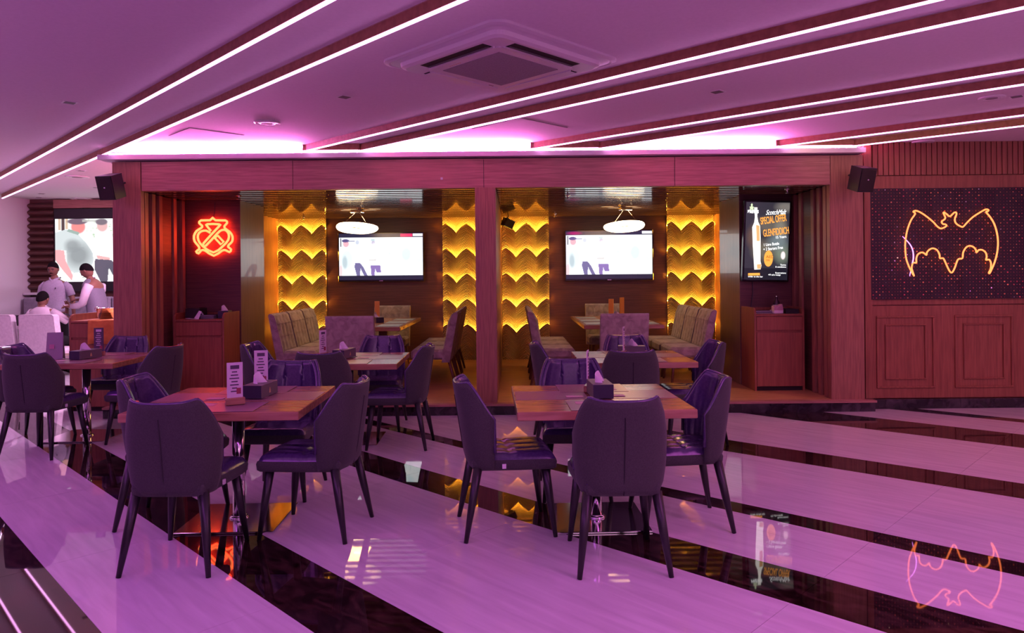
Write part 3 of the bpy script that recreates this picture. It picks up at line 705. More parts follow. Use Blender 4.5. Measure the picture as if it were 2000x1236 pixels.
def make_chair():
    r = root('dining_chair', (0, 0, 0), 0, '', 'chair', 'purple leather dining chairs of the hall')
    def bmobj(name, bm, m, par=r):
        me = D.meshes.new(name); bm.to_mesh(me); bm.free(); me.shade_smooth(); return link(name, me, m, par)
    bmobj('back_shell', chair_shell(0, .014, 0, .395), fabric)
    bmobj('back_cushion', chair_shell(.0125, .030, .002, .45, 65, 16, True), leather)
    # seam up the middle of the back, piping round the rim
    MB().tube([(0, float(np.interp(z, [.39, .44, .9], [-.225, -.245, -.315]))-.001, z) for z in (.40, .5, .6, .72, .80)], .003, 4).build('seam', black, r)
    rim = []
    for i in range(41):
        s = -1+2*i/40; ph = abs(s)*PI/2; zt = .874+.018*min(1, ph/.98)**2
        if ph > .92: zt -= .205*((ph-.92)/(PI/2-.92))**1.4
        W_ = float(np.interp(zt, [.39, .45, .55, .7, .8, .90], [.203, .224, .238, .241, .228, .205]))-.010; y0 = float(np.interp(zt, [.39, .44, .9], [-.225, -.245, -.315]))+.012
        rim.append((math.copysign(W_*math.sin(ph)**.72, s), y0+(-.095-y0)*(1-math.cos(ph)**.72), zt))
    rim = [(rim[0][0], rim[0][1]+.003, .50)]+rim+[(rim[-1][0], rim[-1][1]+.003, .50)]
    MB().tube(rim, .010, 6).build('piping', leather, r, True)
    # seat
    n = 26; v = []; f = []
    def sp(a_, b_, k):
        x = (a_/n*2-1); y_ = (b_/n*2-1); m_ = max(abs(x), abs(y_)); 
        return x, y_
    for a_ in range(n+1):
        for b_ in range(n+1):
            x = -1+2*a_/n; y_ = -1+2*b_/n
            rx_ = .212+.022*y_; X = rx_*x*math.sqrt(1-.08*y_*y_); Y = .025+.243*y_*math.sqrt(1-.06*x*x)
            ed = (1-abs(x)**8)*(1-abs(y_)**8)
            z = .450+.042*ed**.35
            for gx in (-.11, 0, .11): z -= .011*math.exp(-((X-gx)/.010)**2)*ed*(.4+.6*math.exp(-(Y/.12)**2)+.0)
            z -= .013*math.exp(-(Y/.011)**2)*ed
            v.append((X, Y, z))
    for a_ in range(n):
        for b_ in range(n): f.append((a_*(n+1)+b_, (a_+1)*(n+1)+b_, (a_+1)*(n+1)+b_+1, a_*(n+1)+b_+1))
    bd = [a_*(n+1) for a_ in range(n+1)]+[n*(n+1)+b_ for b_ in range(1, n+1)]+[a_*(n+1)+n for a_ in range(n-1, -1, -1)]+[b_ for b_ in range(n-1, 0, -1)]
    mb = MB(); mb.v = v; mb.f = f; mb.build('seat', leather, r, True)
    v = [v[i_] for i_ in bd]; f = []; L_ = len(bd); k0 = L_; bd = list(range(L_))
    for lv, (zz, sh) in enumerate(((.435, 1.02), (.400, 1.005), (.388, .95))):
        for i_ in bd: p_ = v[i_]; v.append((p_[0]*sh, .025+(p_[1]-.025)*sh, zz))
    for i_ in range(L_): f.append((bd[i_], bd[(i_+1) % L_], k0+(i_+1) % L_, k0+i_))
    for lv in range(2):
        for i_ in range(L_): f.append((k0+lv*L_+i_, k0+lv*L_+(i_+1) % L_, k0+(lv+1)*L_+(i_+1) % L_, k0+(lv+1)*L_+i_))
    f.append(tuple(k0+2*L_+i_ for i_ in range(L_)))
    mb = MB(); mb.v = v; mb.f = f; mb.build('seat_base', fabric, r, True)
    for sx2, sy, tx, ty in ((-1, -1, .228, -.262), (1, -1, .228, -.262), (-1, 1, .222, .255), (1, 1, .222, .255)):
        MB().tube([(sx2*.175, -.185 if sy < 0 else .205, .405), (sx2*(.175+(tx-.175)*.5), (-.185+(ty+.185)*.5) if sy < 0 else (.205+(ty-.205)*.5), .2), (sx2*tx, ty, 0)], [.027, .022, .0125], 10).build('leg', leg_m, r, True)
    o = MB().box(.213, .222, -.05, -.028, .405, .43).build('care_tag', white_m, r); o['label'] = 'small white care tag'
    return r
CH = [
 ((.54, 3.80, 0), 1.5, 'dining chair with its back to the camera at the near right table'),
 ((-.05, 4.29, 0), -81, 'side-on dining chair at the left end of the near right table, seat catching yellow light'),
 ((1.00, 4.36, 0), 92, 'side-on dining chair at the right end of the near right table'),
 ((.42, 4.98, 0), 180, 'dining chair facing the camera at the far side of the near right table'),
 ((-1.76, 3.86, 0), -1, 'largest dining chair, back to the camera, at the near left table'),
 ((-2.13, 4.50, 0), -86, 'dining chair at the left end of the near left table, facing right'),
 ((-1.18, 4.29, 0), 82, 'dining chair at the right end of the near left table, facing left'),
 ((-1.62, 5.04, 0), 180, 'dining chair facing the camera behind the tissue box of the near left table'),
 ((-1.59, 6.09, 0), 2, 'dining chair with its back to the camera at the table before the left booth'),
 ((-2.22, 6.72, 0), -92, 'dining chair facing right at the table before the left booth'),
 ((-1.01, 6.40, 0), 88, 'dining chair facing left at the table before the left booth, rim gleaming'),
 ((-1.34, 7.22, 0), 181, 'dining chair facing the camera at the table before the left booth'),
 ((.96, 6.00, 0), 0, 'dining chair with its back to the camera at the table before the right booth'),
 ((.46, 6.52, 0), -90, 'dining chair facing right at the table before the right booth'),
 ((1.60, 6.48, 0), 92, 'dining chair facing left at the table before the right booth'),
 ((1.13, 6.98, 0), 180, 'dining chair facing the camera at the table before the right booth'),
 ((-4.07, 6.22, 0), 0, 'dining chair with its back to the camera at the far left table'),
 ((-4.50, 6.72, 0), -95, 'dining chair facing right at the far left table, cut by the picture edge'),
 ((-3.40, 6.66, 0), 78, 'dining chair facing left at the far left table, rim lit red'),
 ((-4.10, 7.46, 0), 180, 'dining chair facing the camera at the far left table, by the pilaster')]
chair0 = make_chair()
for i, (loc, deg, lab) in enumerate(CH):
    o = chair0 if i == 0 else dup(chair0, loc, math.radians(deg))
    o.location = loc; o.rotation_euler = (0, 0, math.radians(deg)); o['label'] = lab

# ------------------------------------------------------------------ hall tables
def make_table():
    r = root('dining_table', (0, 0, 0), 0, '', 'table', 'square oak topped tables of the hall')
    MB().box(-.5, .5, -.47, .47, .70, .75, ch=.004).build('tabletop', wood_tab, r)
    MB().box(-.42, .42, -.4, .4, .69, .70).build('underframe', black, r)
    MB().lathe([(.037, .015), (.037, .69)], n=24).build('pole', chrome, r, True)
    MB().lathe([(.06, .012), (.055, .022), (.04, .028)], n=24).build('collar', chrome, r, True)
    MB().box(-.29, .29, -.27, .27, .0, .012, ch=.003).build('base_plate', chrome, r)
    return r
TB = [((.505, 4.42, 0), 2.0, 'square oak table with tissue box, near right, laid with placemats'),
      ((-1.715, 4.47, 0), 1.5, 'square oak table near left, with a wooden menu stand and tissue box'),
      ((-1.51, 6.62, 0), 1.5, 'square oak table before the left booth, white glare on its placemats'),
      ((1.075, 6.56, 0), .5, 'square oak table before the right booth'),
      ((-4.08, 6.86, 0), 1, 'square oak table far left with a grey tent card')]
tab0 = make_table(); TR = []
for i, (loc, deg, lab) in enumerate(TB):
    o = tab0 if i == 0 else dup(tab0, loc, math.radians(deg))
    o.location = loc; o.rotation_euler = (0, 0, math.radians(deg)); o['label'] = lab; TR.append(Matrix.Translation(loc) @ Matrix.Rotation(math.radians(deg), 4, 'Z'))
def on(ti, x, y, z=.75): return TR[ti] @ Vector((x, y, z))
names = ['near right table', 'near left table', 'table before the left booth', 'table before the right booth', 'far left table']
mm = MB().box(-.22, .22, -.155, .155, 0, .002).build('placemat', mat_m)
cm = MB().box(-.052, .052, -.035, .035, 0, .0015).build('coaster', coaster)
first = True
for ti in range(5):
    z = math.radians(TB[ti][1])
    for (x, y, rr, wh) in ((-.27, .06, 0, 'left'), (.27, .06, 0, 'right'), (.0, -.31, 0, 'front'), (0, .31, 0, 'far')):
        if wh in ('front', 'far'): x += .02
        o = mm if first else mm.copy()
        if not first: COL.objects.link(o)
        o.location = on(ti, x, y, .7501+(.0021 if wh in ('front', 'far') else 0)); o.rotation_euler = (0, 0, z)
        tag(o, 'plum placemat on the %s side of the %s' % (wh, names[ti]), 'placemat', 'plum placemats')
        c = cm if first else cm.copy()
        if not first: COL.objects.link(c)
        cx, cy = {'left': (-.13, -.02), 'right': (.13, .0), 'front': (-.1, -.24), 'far': (.12, .24)}[wh]
        c.location = on(ti, cx, cy, .7545); c.rotation_euler = (0, 0, z)
        tag(c, 'small pink wrapped wipe by the %s placemat of the %s' % (wh, names[ti]), 'wipe', 'pink wrapped wipes')
        first = False
def tissue_box(loc, rz, label, L_=.24, W_=.115, H_=.075):
    r = root('tissue_box', loc, rz, label, 'tissue box', 'tissue boxes')
    MB().box(-W_/2, W_/2, -L_/2, L_/2, 0, H_, ch=.002).build('box', boxm, r)
    MB().box(-W_/2+.002, W_/2-.002, -L_/2-.0012, -L_/2, .002, H_-.002).build('end_face', boxd, r)
    MB().slab([(W_/2+.0005, -.012, .02), (W_/2+.0005, .012, .02), (W_/2+.0005, .008, .04), (W_/2+.0005, 0, .056), (W_/2+.0005, -.008, .04)], (.001, 0, 0)).build('gold_emblem', gold_p, r)
    v = []; f = []; n = 10
    for i in range(n+1):
        for j in range(6):
            t = i/n-.5; u = j/5; v.append((.035*math.sin(7*t)*(1-u*.6)-.02*u, t*.13*(1-u*.55)-.01*u, H_-.004+u*(.055+.018*math.sin(5*t+1))))
    for i in range(n):
        for j in range(5): f.append((i*6+j, (i+1)*6+j, (i+1)*6+j+1, i*6+j+1))
    pyobj('tissue', v, f, tissue, r, True)
    return r
def menu_stand(loc, rz, label, base=True, h=.22, w_=.085, dark=False, tilt=0):
    r = root('menu_stand', loc, rz, label, 'menu stand', 'menu card stands')
    if base: MB().box(-w_*.62, w_*.62, -.022, .022, 0, .042, ch=.004).build('base', wood_tab, r)
    z0 = .012 if base else 0
    MB().box(-w_/2, w_/2, -.003, .003, z0+(.03 if base else 0), z0+h).build('card', ink if dark else paper, r)
    mk = paper if dark else ink
    m = MB()
    for s in (-1, 1):
        y0, y1 = (-.0042, -.003) if s < 0 else (.003, .0042)
        m.box(-w_*.28, w_*.28, y0, y1, z0+h-.038, z0+h-.016)
        for k in range(7):
            ww = w_*(.18+.2*((k*37) % 5)/5); zc = z0+h-.055-k*.019; m.box(-ww, ww*.8, y0, y1, zc-.0035, zc+.0035)
    m.build('print', mk, r); MB().box(w_*.1, w_*.38, -.0045, -.003, z0+.05, z0+.085).build('picture_print', redink, r)
    return r
# near left table
p = at(452, 792, 4.18); menu_stand(on(1, .07, -.25, .7565), math.radians(28), 'tall white menu card in a wooden block on the near left table', True, .235, .088)
tissue_box(on(1, .12, .06, .7565), math.radians(-4), 'tissue box with gold emblem beside the wooden menu stand, near left table', .25, .12, .082)
menu_stand(on(1, .06, .26, .7545), math.radians(16), 'printed menu card standing behind the tissue box on the near left table', True, .255, .085)
# near right table
tissue_box(on(0, .03, -.0, .7565), math.radians(3), 'tissue box in the middle of the near right table', .25, .125, .085)
menu_stand(on(0, -.02, .17, .7545), math.radians(78), 'menu card seen edge-on behind the tissue box of the near right table', True, .25, .085)
# booth front tables
tissue_box(on(2, -.05, .02, .7565), math.radians(-12), 'tissue box on the table before the left booth', .25, .12, .08)
menu_stand(on(2, -.26, .08, .7545), math.radians(60), 'pink menu card beside the tissue box, table before the left booth', True, .24, .085)
tissue_box(on(3, .05, .22, .7565), math.radians(80), 'tissue box on the table before the right booth', .25, .12, .07)
menu_stand(on(3, -.05, .05, .7565), math.radians(72), 'narrow pink menu card on the table before the right booth', True, .25, .085)
# far left table
tissue_box(on(4, .04, -.08, .7565), math.radians(-14), 'tissue box on the far left table', .26, .12, .08)
menu_stand(on(4, .03, .16, .7545), math.radians(14), 'dark menu card with a white top on the far left table', True, .26, .085, True)
tc = root('tent_card', on(4, -.22, -.12, .7565), math.radians(20), 'tall grey folded tent card on the far left table', 'tent card')
MB().slab([(-.07, -.05, 0), (.07, -.05, 0), (.065, 0, .25), (-.065, 0, .25)], (0, .002, 0)).build('front_leaf', mat('tent_card_grey', (.24, .23, .24), .3), tc)
MB().slab([(-.07, .05, 0), (.07, .05, 0), (.065, 0, .25), (-.065, 0, .25)], (0, .002, 0)).build('back_leaf', MATS['tent_card_grey'], tc)
MB().box(-.04, .0, -.04, -.036, .10, .14).build('print', coaster, tc)
nk = root('folded_napkin', on(4, -.42, -.12, .7505), .3, 'folded white napkin lying on the far left table', 'napkin')
MB().slab([(-.09, -.08, 0), (.09, -.08, 0), (.09, .08, .0), (-.09, .08, 0)], (0, 0, .006)).build('lower_fold', tissue, nk)
MB().slab([(-.09, -.08, .006), (.09, -.08, .02), (.07, .07, .012), (-.09, .08, .006)], (0, 0, .004)).build('upper_fold', tissue, nk)

# ------------------------------------------------------------------ booth chairs and tables
def make_booth_chair(flute):
    r = root('booth_chair', (0, 0, 0), 0, '', 'chair', 'tall velvet chairs in the booths')
    # tall back: outer slab leaning slightly, rolled top
    n = 10; v = []; f = []
    def yb(z): return -.24-.09*(z-.42)/.5
    m = MB(); w_ = .28
    pr = []
    for z, t in ((.30, .10), (.45, .105), (.65, .095), (.82, .085), (.90, .075), (.925, .045)):
        pr.append((z, yb(z), t))
    L_ = []
    for z, y0, t in pr: L_.append((y0-.0 if z < .92 else y0+.015, z))
    for z, y0, t in pr[::-1]: L_.append((y0+t, z))
    m.slab([(-w_, a_, b_) for a_, b_ in L_], (2*w_, 0, 0)); m.build('backrest', velvet, r)
    k = 4; g = MB()
    for i in range(k):
        x0 = -w_+.02+i*(2*w_-.04)/k; x1 = x0+(2*w_-.04)/k-.004
        P_ = []
        for j in range(7):
            t = j/6; P_.append((x0+(x1-x0)*t, .022*math.sin(PI*t)))
        for zz0, zz1 in ((.47, .64), (.64, .80), (.80, .905)):
            ya, yc = yb(zz0)+.095, yb(zz1)+.09-(.03 if zz1 > .9 else 0)
            vv = [(a_, ya+b_, zz0) for a_, b_ in P_]+[(a_, yc+b_, zz1) for a_, b_ in P_]
            g.add(vv, [(q_, q_+1, 8+q_, 7+q_) for q_ in range(6)])
    g.build('fluted_padding', velvet, r, True)
    MB().box(-.275, .275, -.16, .27, .33, .46, ch=.03).build('seat', velvet, r)
    for sx2 in (-1, 1):
        for sy in (-1, 1):
            MB().tube([(sx2*.21, -.2 if sy < 0 else .2, .34), (sx2*.25, -.29 if sy < 0 else .24, 0)], [.024, .013], 8).build('leg', leg_b, r, True)
    return r
bc_ = []
for nm, xc, sgn in (('left', -1.87, -1), ('right', 1.375, 1)):
    fx = -1.90 if nm == 'left' else 1.31; bx_ = -1.93+.3 if nm == 'left' else 1.45
    bc_.append(((fx, 8.66, ZP), 0, 'tall lilac velvet chair with its back to the camera, head of the %s booth table' % nm))
    bc_.append(((at(762, 600, 11.1).x if nm == 'left' else at(1180, 600, 11.1).x, 11.0, ZP), 180, 'velvet chair facing the camera at the far end of the %s booth table' % nm))
    for k in range(3):
        wd_ = ('nearest', 'middle', 'furthest')[k]
        bc_.append(((xc-.86, 9.25+.62*k, ZP), -90, '%s velvet chair along the left side of the %s booth table' % (wd_, nm)))
        bc_.append(((xc+.86, 9.25+.62*k, ZP), 90, '%s velvet chair along the right side of the %s booth table' % (wd_, nm)))
b0 = make_booth_chair(4)
for i, (loc, deg, lab) in enumerate(bc_):
    o = b0 if i == 0 else dup(b0, loc, math.radians(deg))
    o.location = loc; o.rotation_euler = (0, 0, math.radians(deg)); o['label'] = lab
pmg = noisy(mat('grey_placemat', rough=.4), (.20, .22, .22), (.26, .28, .28), nscale=60)
for nm, x0, x1 in (('left', -2.36, -1.38), ('right', .88, 1.87)):
    t = root('booth_table', ((x0+x1)/2, 9.8, ZP), 0, 'long wooden table in the %s booth' % nm, 'table')
    w_ = (x1-x0)/2
    MB().box(-w_, w_, -1.0, 1.0, .71, .76, ch=.005).build('tabletop', wood_tab, t)
    for yy in (-.6, .6):
        MB().box(-.06, .06, yy-.06, yy+.06, .02, .71).build('leg', leg_b, t); MB().box(-.3, .3, yy-.2, yy+.2, 0, .02).build('foot_plate', black, t)
    for s in (-1, 1):
        for k in range(3):
            o = MB().box(-.14, .14, -.2, .2, 0, .003).build('placemat', pmg)
            o.location = ((x0+x1)/2+s*(w_-.18), 9.12+.6*k, ZP+.7602)
            tag(o, 'grey placemat, %s from the hall, on the %s side of the %s booth table' % (('first', 'second', 'third')[k], 'left' if s < 0 else 'right', nm), 'placemat', 'grey booth placemats')
    tissue_box(((x0+x1)/2+(.02 if nm == 'left' else .05), 9.75, ZP+.7602), .6, 'tissue box on the long table of the %s booth' % nm)
om = mat('orange_menu', (.62, .27, .06), .45)
for (px_, py_, Y_, rz, h_, lab) in ((736, 622, 10.3, .2, .27, 'orange-brown menu board standing on the left booth table'), (1193, 621, 10.3, -.4, .27, 'orange-brown menu board on the right booth table, left of two'), (1214, 621, 10.3, .5, .29, 'orange-brown menu board on the right booth table, right of two')):
    x_ = at(px_, py_, Y_).x; r = root('menu_board', (x_, Y_, ZP+.7602), rz, lab, 'menu')
    MB().box(-.035, .035, -.01, .01, .02, h_).build('cover', om, r); MB().box(-.05, .05, -.03, .03, 0, .02).build('foot', leg_b, r)

# ------------------------------------------------------------------ service stations
def station(x0, x1, sgn, label, m=wood_cab, Y0=8.4, Y1=8.88, zt=1.02, z0=ZP):
    r = root('service_station', ((x0+x1)/2, Y0, z0), 0, label, 'cabinet', 'wooden service stations')
    w_ = (x1-x0)/2; d = Y1-Y0; t = zt-z0
    MB().box(-w_+.022, w_-.022, .012, d, .05, t-.025).build('carcass', m, r)
    MB().box(-w_+.02, w_-.02, .03, d-.01, 0, .05).build('plinth', dark_in, r)
    MB().box(-w_+.022, w_-.022, -.004, d, t-.025, t, ch=.003).build('worktop', m, r)
    MB().box(-w_+.026, w_-.026, -.006, .012, t-.19, t-.032, ch=.002).build('drawer', m, r)
    MB().box(-w_+.026, w_-.026, -.006, .012, .055, t-.215, ch=.002).build('door', m, r)
    for s in (-1, 1):
        X = s*w_; P_ = [(0, 0), (0, t+.03), (.03, t+.065), (.07, t+.075), (d, t+.075), (d, 0)]
        MB().slab([(X, a_, b_) for a_, b_ in P_], (-s*.022, 0, 0)).build('side_panel', m, r)
    MB().box(-w_+.022, w_-.022, d-.02, d, t, t+.06).build('back_rail', m, r)
    return r
station(-3.97, -3.38, -1, 'wooden service station under the red neon crest')
station(2.835, 3.42, 1, 'wooden service station under the poster screen')
station(-5.04, -4.44, -1, 'wooden service station with an orange cloth, left of the booth front', wood_cab, 8.15, 8.7, 1.03, 0)
Z1 = 1.0201
def thing_box(name, x, y, z, w_, d, h, m, lab, cat, rz=0, ch=.004, parts=None):
    r = root(name, (x, y, z), rz, lab, cat); MB().box(-w_/2, w_/2, -d/2, d/2, 0, h, ch=ch).build('body', m, r)
    return r
r = thing_box('cutlery_box', -3.80, 8.62, Z1, .17, .22, .125, black, 'black cutlery box at the left of the crest-side station', 'box')
MB().box(-.07, .07, -.09, .09, .125, .13).build('inner_tray', dark_in, r)
for k in range(4):
    r = root('menu_folder', (-3.62, 8.60-.01*k, Z1+.0125*k), .04*k-.05, '%s black menu folder in the stack under the neon crest' % ('lowest', 'second lowest', 'third lowest', 'topmost')[k], 'menu', 'menu folders under the crest')
    MB().box(-.085, .085, -.1, .1, 0, .003).build('cover', blackg, r); MB().box(-.08, .08, -.095, .095, .003, .009).build('pages', paper, r); MB().box(-.085, .085, -.1, .1, .009, .012).build('cover', blackg, r)
r = root('folded_card', (-3.70, 8.46, Z1), .3, 'white folded card catching red light on the crest-side station', 'card')
MB().slab([(-.06, 0, 0), (.0, -.02, 0), (.03, .0, .09), (.0, .02, .10)], (0, .003, 0)).build('leaf', tissue, r); MB().slab([(.03, .0, .09), (.0, .02, .10), (.06, .05, 0), (.08, .03, 0)], (0, .003, 0)).build('leaf', tissue, r)
r = root('side_plate', (-3.79, 8.465, Z1), 0, 'small white plate at the front edge of the crest-side station', 'plate')
MB().lathe([(.02, .0), (.045, .002), (.07, .012), (.066, .013), (.04, .006), (.01, .005)], n=24).build('dish', white_m, r, True)
tissue_box((-3.472, 8.66, Z1), .1, 'navy tissue box on the crest-side station', .16, .12, .09)
for k in range(3):
    r = root('menu_folder', (2.985, 8.6, Z1+.0125*k), .05*k, '%s menu folder in the stack under the poster screen' % ('lowest', 'middle', 'topmost')[k], 'menu', 'menu folders under the poster screen')
    MB().box(-.11, .11, -.1, .1, 0, .003).build('cover', blackg, r); MB().box(-.105, .105, -.095, .095, .003, .009).build('pages', paper, r); MB().box(-.11, .11, -.1, .1, .009, .012).build('cover', blackg, r)
r = root('napkin_pack', (3.14, 8.52, Z1), .2, 'clear pack of pink napkins on the poster-side station', 'napkins')
MB().box(-.06, .06, -.05, .05, 0, .04, ch=.004).build('napkins', tissue, r)
MB().slab([(-.062, -.05, .03), (.062, -.05, .03), (.058, -.03, .11), (.02, -.02, .095), (-.04, -.02, .09)], (0, .06, 0)).build('wrap', coaster, r)
r = root('carafe', (3.20, 8.68, Z1), 0, 'dark glass carafe with a pale label on the poster-side station', 'bottle')
MB().lathe([(.035, 0), (.04, .01), (.042, .10), (.03, .14), (.014, .16), (.016, .19)], n=20).build('body', mat('dark_glass', (.03, .015, .03), .08), r, True)
MB().lathe([(.0425, .055), (.0428, .095)], n=20).build('paper_label', paper, r, True); MB().lathe([(.016, .19), (.016, .2), (.01, .205)], n=16).build('stopper', chrome, r, True)
r = root('serving_tray', (3.31, 8.60, Z1), 0, 'black serving tray at the right of the poster-side station', 'tray')
MB().box(-.075, .075, -.13, .13, 0, .012).build('base', black, r); MB().box(-.075, .075, -.13, -.12, .012, .05).build('rim', black, r); MB().box(-.075, .075, .12, .13, .012, .05).build('rim', black, r); MB().box(.065, .075, -.12, .12, .012, .05).build('rim', black, r); MB().box(-.075, -.065, -.12, .12, .012, .05).build('rim', black, r)
# orange cloth + bucket on the left station
cx0 = at(172, 640, 8.14).x; v = []; f = []
zt_, zb_ = 1.03, at(190, 672, 8.13).z
rows = [(8.5, zt_+.006), (8.3, zt_+.006), (8.135, zt_+.004), (8.132, .97), (8.128, .88), (8.13, zb_)]
for j, (yy, zz) in enumerate(rows):
    for i in range(9):
        t = i/8; wv = .006*math.sin(t*9+j*.6)*(1 if j > 2 else 0); v.append((cx0+.002+t*(-4.465-cx0), yy+wv-(.008 if j > 1 else 0), zz+(.008*math.sin(t*5) if j == 5 else 0)))
for j in range(5):
    for i in range(8): f.append((j*9+i, j*9+i+1, (j+1)*9+i+1, (j+1)*9+i))
o = pyobj('table_runner', v, f, orange_c, None, True); tag(o, 'orange cloth hanging over the front of the left service station', 'cloth')
sd = o.modifiers.new('thick', 'SOLIDIFY'); sd.thickness = .003
r = root('ice_bucket', (at(205, 620, 8.4).x, 8.42, 1.04), 0, 'steel ice bucket on the orange cloth', 'bucket')
MB().lathe([(.07, 0), (.085, .004), (.105, .12), (.11, .125), (.104, .127), (.09, .02), (.02, .015)], n=28).build('body', chrome, r, True)
MB().tube([(-.106, 0, .09), (-.13, 0, .10), (-.135, 0, .13), (-.115, 0, .14), (-.10, 0, .125)], .006, 6).build('handle', chrome, r, True)
MB().lathe([(.0, .06), (.085, .06), (.09, .112), (.0, .118)], n=20).build('ice', tissue, r)

# ------------------------------------------------------------------ speakers
def speaker(px_, py_, w_px, h_px, rz, lean, Y, label):
    c = at(px_, py_, Y); s = Y/FPX; w_ = w_px*s; h = h_px*s; d = .2
    r = root('wall_speaker', (c.x, Y, c.z), 0, label, 'speaker', 'black wall speakers'); r.rotation_euler = (math.radians(lean), 0, rz)
    MB().slab([(-w_/2, -d, -h/2), (w_/2, -d, -h/2), (w_/2*.75, 0, -h/2), (-w_/2*.75, 0, -h/2)], (0, 0, h)).build('cabinet', black, r)
    MB().box(-w_/2+.008, w_/2-.008, -d-.012, -d, -h/2+.01, h/2-.01, ch=.004).build('grille', dark_in, r)
    MB().box(-.008, .008, -d-.014, -d-.011, h*.0, h*.0+.012).build('badge', chrome, r)
    M_ = Matrix.Rotation(-rz, 4, 'Z')
    e = M_ @ Vector((0, max(.05, 7.8-Y), 0)); MB().tube([(0, -.02, 0), e], .012, 6).build('bracket', black, r)
    return r
speaker(230, 361, 34, 46, math.radians(-9), 17, 7.66, 'black wedge speaker on the left corner of the booth front')
speaker(1669, 346, 34, 46, math.radians(12), 17, 7.66, 'black wedge speaker on the right corner of the booth front')
c = at(991, 436, 11.4); r = root('wall_speaker', c, 0, 'small black speaker in the top corner of the right booth', 'speaker'); r.rotation_euler = (.2, .35, .6)
MB().box(-.09, .09, -.06, .06, -.07, .07, ch=.01).build('cabinet', black, r); MB().box(-.075, .075, -.066, -.06, -.055, .055).build('grille', dark_in, r); MB().tube([(0, .05, .05), (-.02, .1, .25)], .01, 5).build('bracket', black, r)

# ------------------------------------------------------------------ ceiling air conditioner and fittings
ac = root('air_conditioner', (-.065, 4.765, ZC), PI/4, 'large square ceiling cassette air conditioner', 'air conditioner')
def rring(s, c, z, n=6):
    P_ = []
    for (sx2, sy, a0) in ((1, 1, 0), (-1, 1, PI/2), (-1, -1, PI), (1, -1, 3*PI/2)):
        for i in range(n): a_ = a0+PI/2*i/(n-1); P_.append(((s-c)*sx2+c*math.cos(a_), (s-c)*sy+c*math.sin(a_), z))
    return P_
def loft(rings, m, name, par, cap=True):
    v = []; f = []
    for R_ in rings: v += R_
    n = len(rings[0])
    for k in range(len(rings)-1):
        for i in range(n): f.append((k*n+i, k*n+(i+1) % n, (k+1)*n+(i+1) % n, (k+1)*n+i))
    if cap: f.append(tuple((len(rings)-1)*n+i for i in range(n)))
    mb = MB(); mb.v = v; mb.f = f; return mb.build(name, m, par)
loft([rring(.575, .10, 0), rring(.575, .10, -.015), rring(.55, .09, -.022), rring(.54, .09, -.018), rring(.49, .07, -.020), rring(.485, .07, -.045), rring(.46, .06, -.055)], white_m, 'casing', ac)
loft([rring(.335, .01, -.052), rring(.335, .01, -.062), rring(.30, .01, -.062)], white_m, 'inner_panel', ac)
MB().box(-.27, .27, -.27, .27, -.066, -.06).build('intake_grille', mesh_g, ac)
for k in range(4):
    M_ = Matrix.Rotation(k*PI/2, 4, 'Z')
    MB().box(-.30, .30, .355, .435, -.0565, -.054, M=M_).build('air_slot', dark_in, ac)
    MB().box(-.31, .31, .347, .357, -.066, -.054, M=M_).build('slot_rim', white_m, ac)
    if k in (0, 3): MB().box(-.29, .29, .36, .44, -.0625, -.0585, M=M_).build('louvre', white_m, ac)
    else: MB().box(-.29, .29, .372, .380, -.062, -.055, M=M_).build('louvre', boxm, ac)
MB().box(.20, .245, .318, .330, -.064, -.0615).build('maker_plate', chrome, ac)
gold_m = mat('printed_gold_letters', (.75, .55, .35), .4)
m = MB()
for k in range(6): m.box(-.30+.0, -.29, .16-.02*k, .17-.02*k, -.0635, -.0618)
m.build('maker_letters', gold_m, ac)
def round_grille(px_, py_, r_, lab):
    X, Y = at_z(px_, py_, ZC); g = root('ceiling_speaker', (X, Y, ZC), 0, lab, 'ceiling speaker', 'round ceiling grilles')
    MB().lathe([(r_, 0), (r_, -.008), (r_*.9, -.014), (r_*.8, -.010)], n=28).build('rim', white_m, g, True)
    MB().lathe([(r_*.62, -.004), (r_*.62, -.012), (r_*.52, -.012), (r_*.5, -.004)], n=24).build('ring', white_m, g, True)
    MB().lathe([(r_*.45, -.002), (r_*.45, -.010), (0.001, -.013)], n=24).build('centre_disc', mesh_g, g, True)
def at_z(x, y, z):
    u, v_ = uv(x, y); Y = FPX*(HC-z)/v_; return u*Y/FPX, Y
for (a_, b_, r_, lab) in ((521, 239, .115, 'round ceiling grille left of the air conditioner'), (150, 345, .15, 'round ceiling grille in the far left room'), (1936, 190, .10, 'round ceiling grille near the right edge'), (1801, 277, .12, 'round ceiling grille above the slatted right wall'), (158, 388, .18, 'round ceiling detector far away above the video wall')): round_grille(a_, b_, r_, lab)
def downlight(px_, py_, lab, s=.05):
    X, Y = at_z(px_, py_, ZC); g = root('downlight', (X, Y, ZC), PI/4, lab, 'downlight', 'small square downlights')
    MB().box(-s, s, -s, s, -.004, 0).build('bezel', white_m, g); MB().box(-s*.75, s*.75, -s*.75, s*.75, -.0055, -.004).build('lens', boxm, g)
for a_, b_, lab in ((135, 200, 'unlit square downlight at the far left of the ceiling'), (672, 189, 'unlit square downlight left of the air conditioner'), (1400, 179, 'unlit square downlight right of the air conditioner'), (1985, 188, 'unlit square downlight at the right edge'),
                    (158, 333, 'downlight beyond the booth corner, nearest'), (80, 378, 'downlight in the far left room, near the side wall'), (75, 385, 'downlight in the far left room, furthest left'), (187, 366, 'downlight in the far left room, near the booth')): downlight(a_, b_, lab)
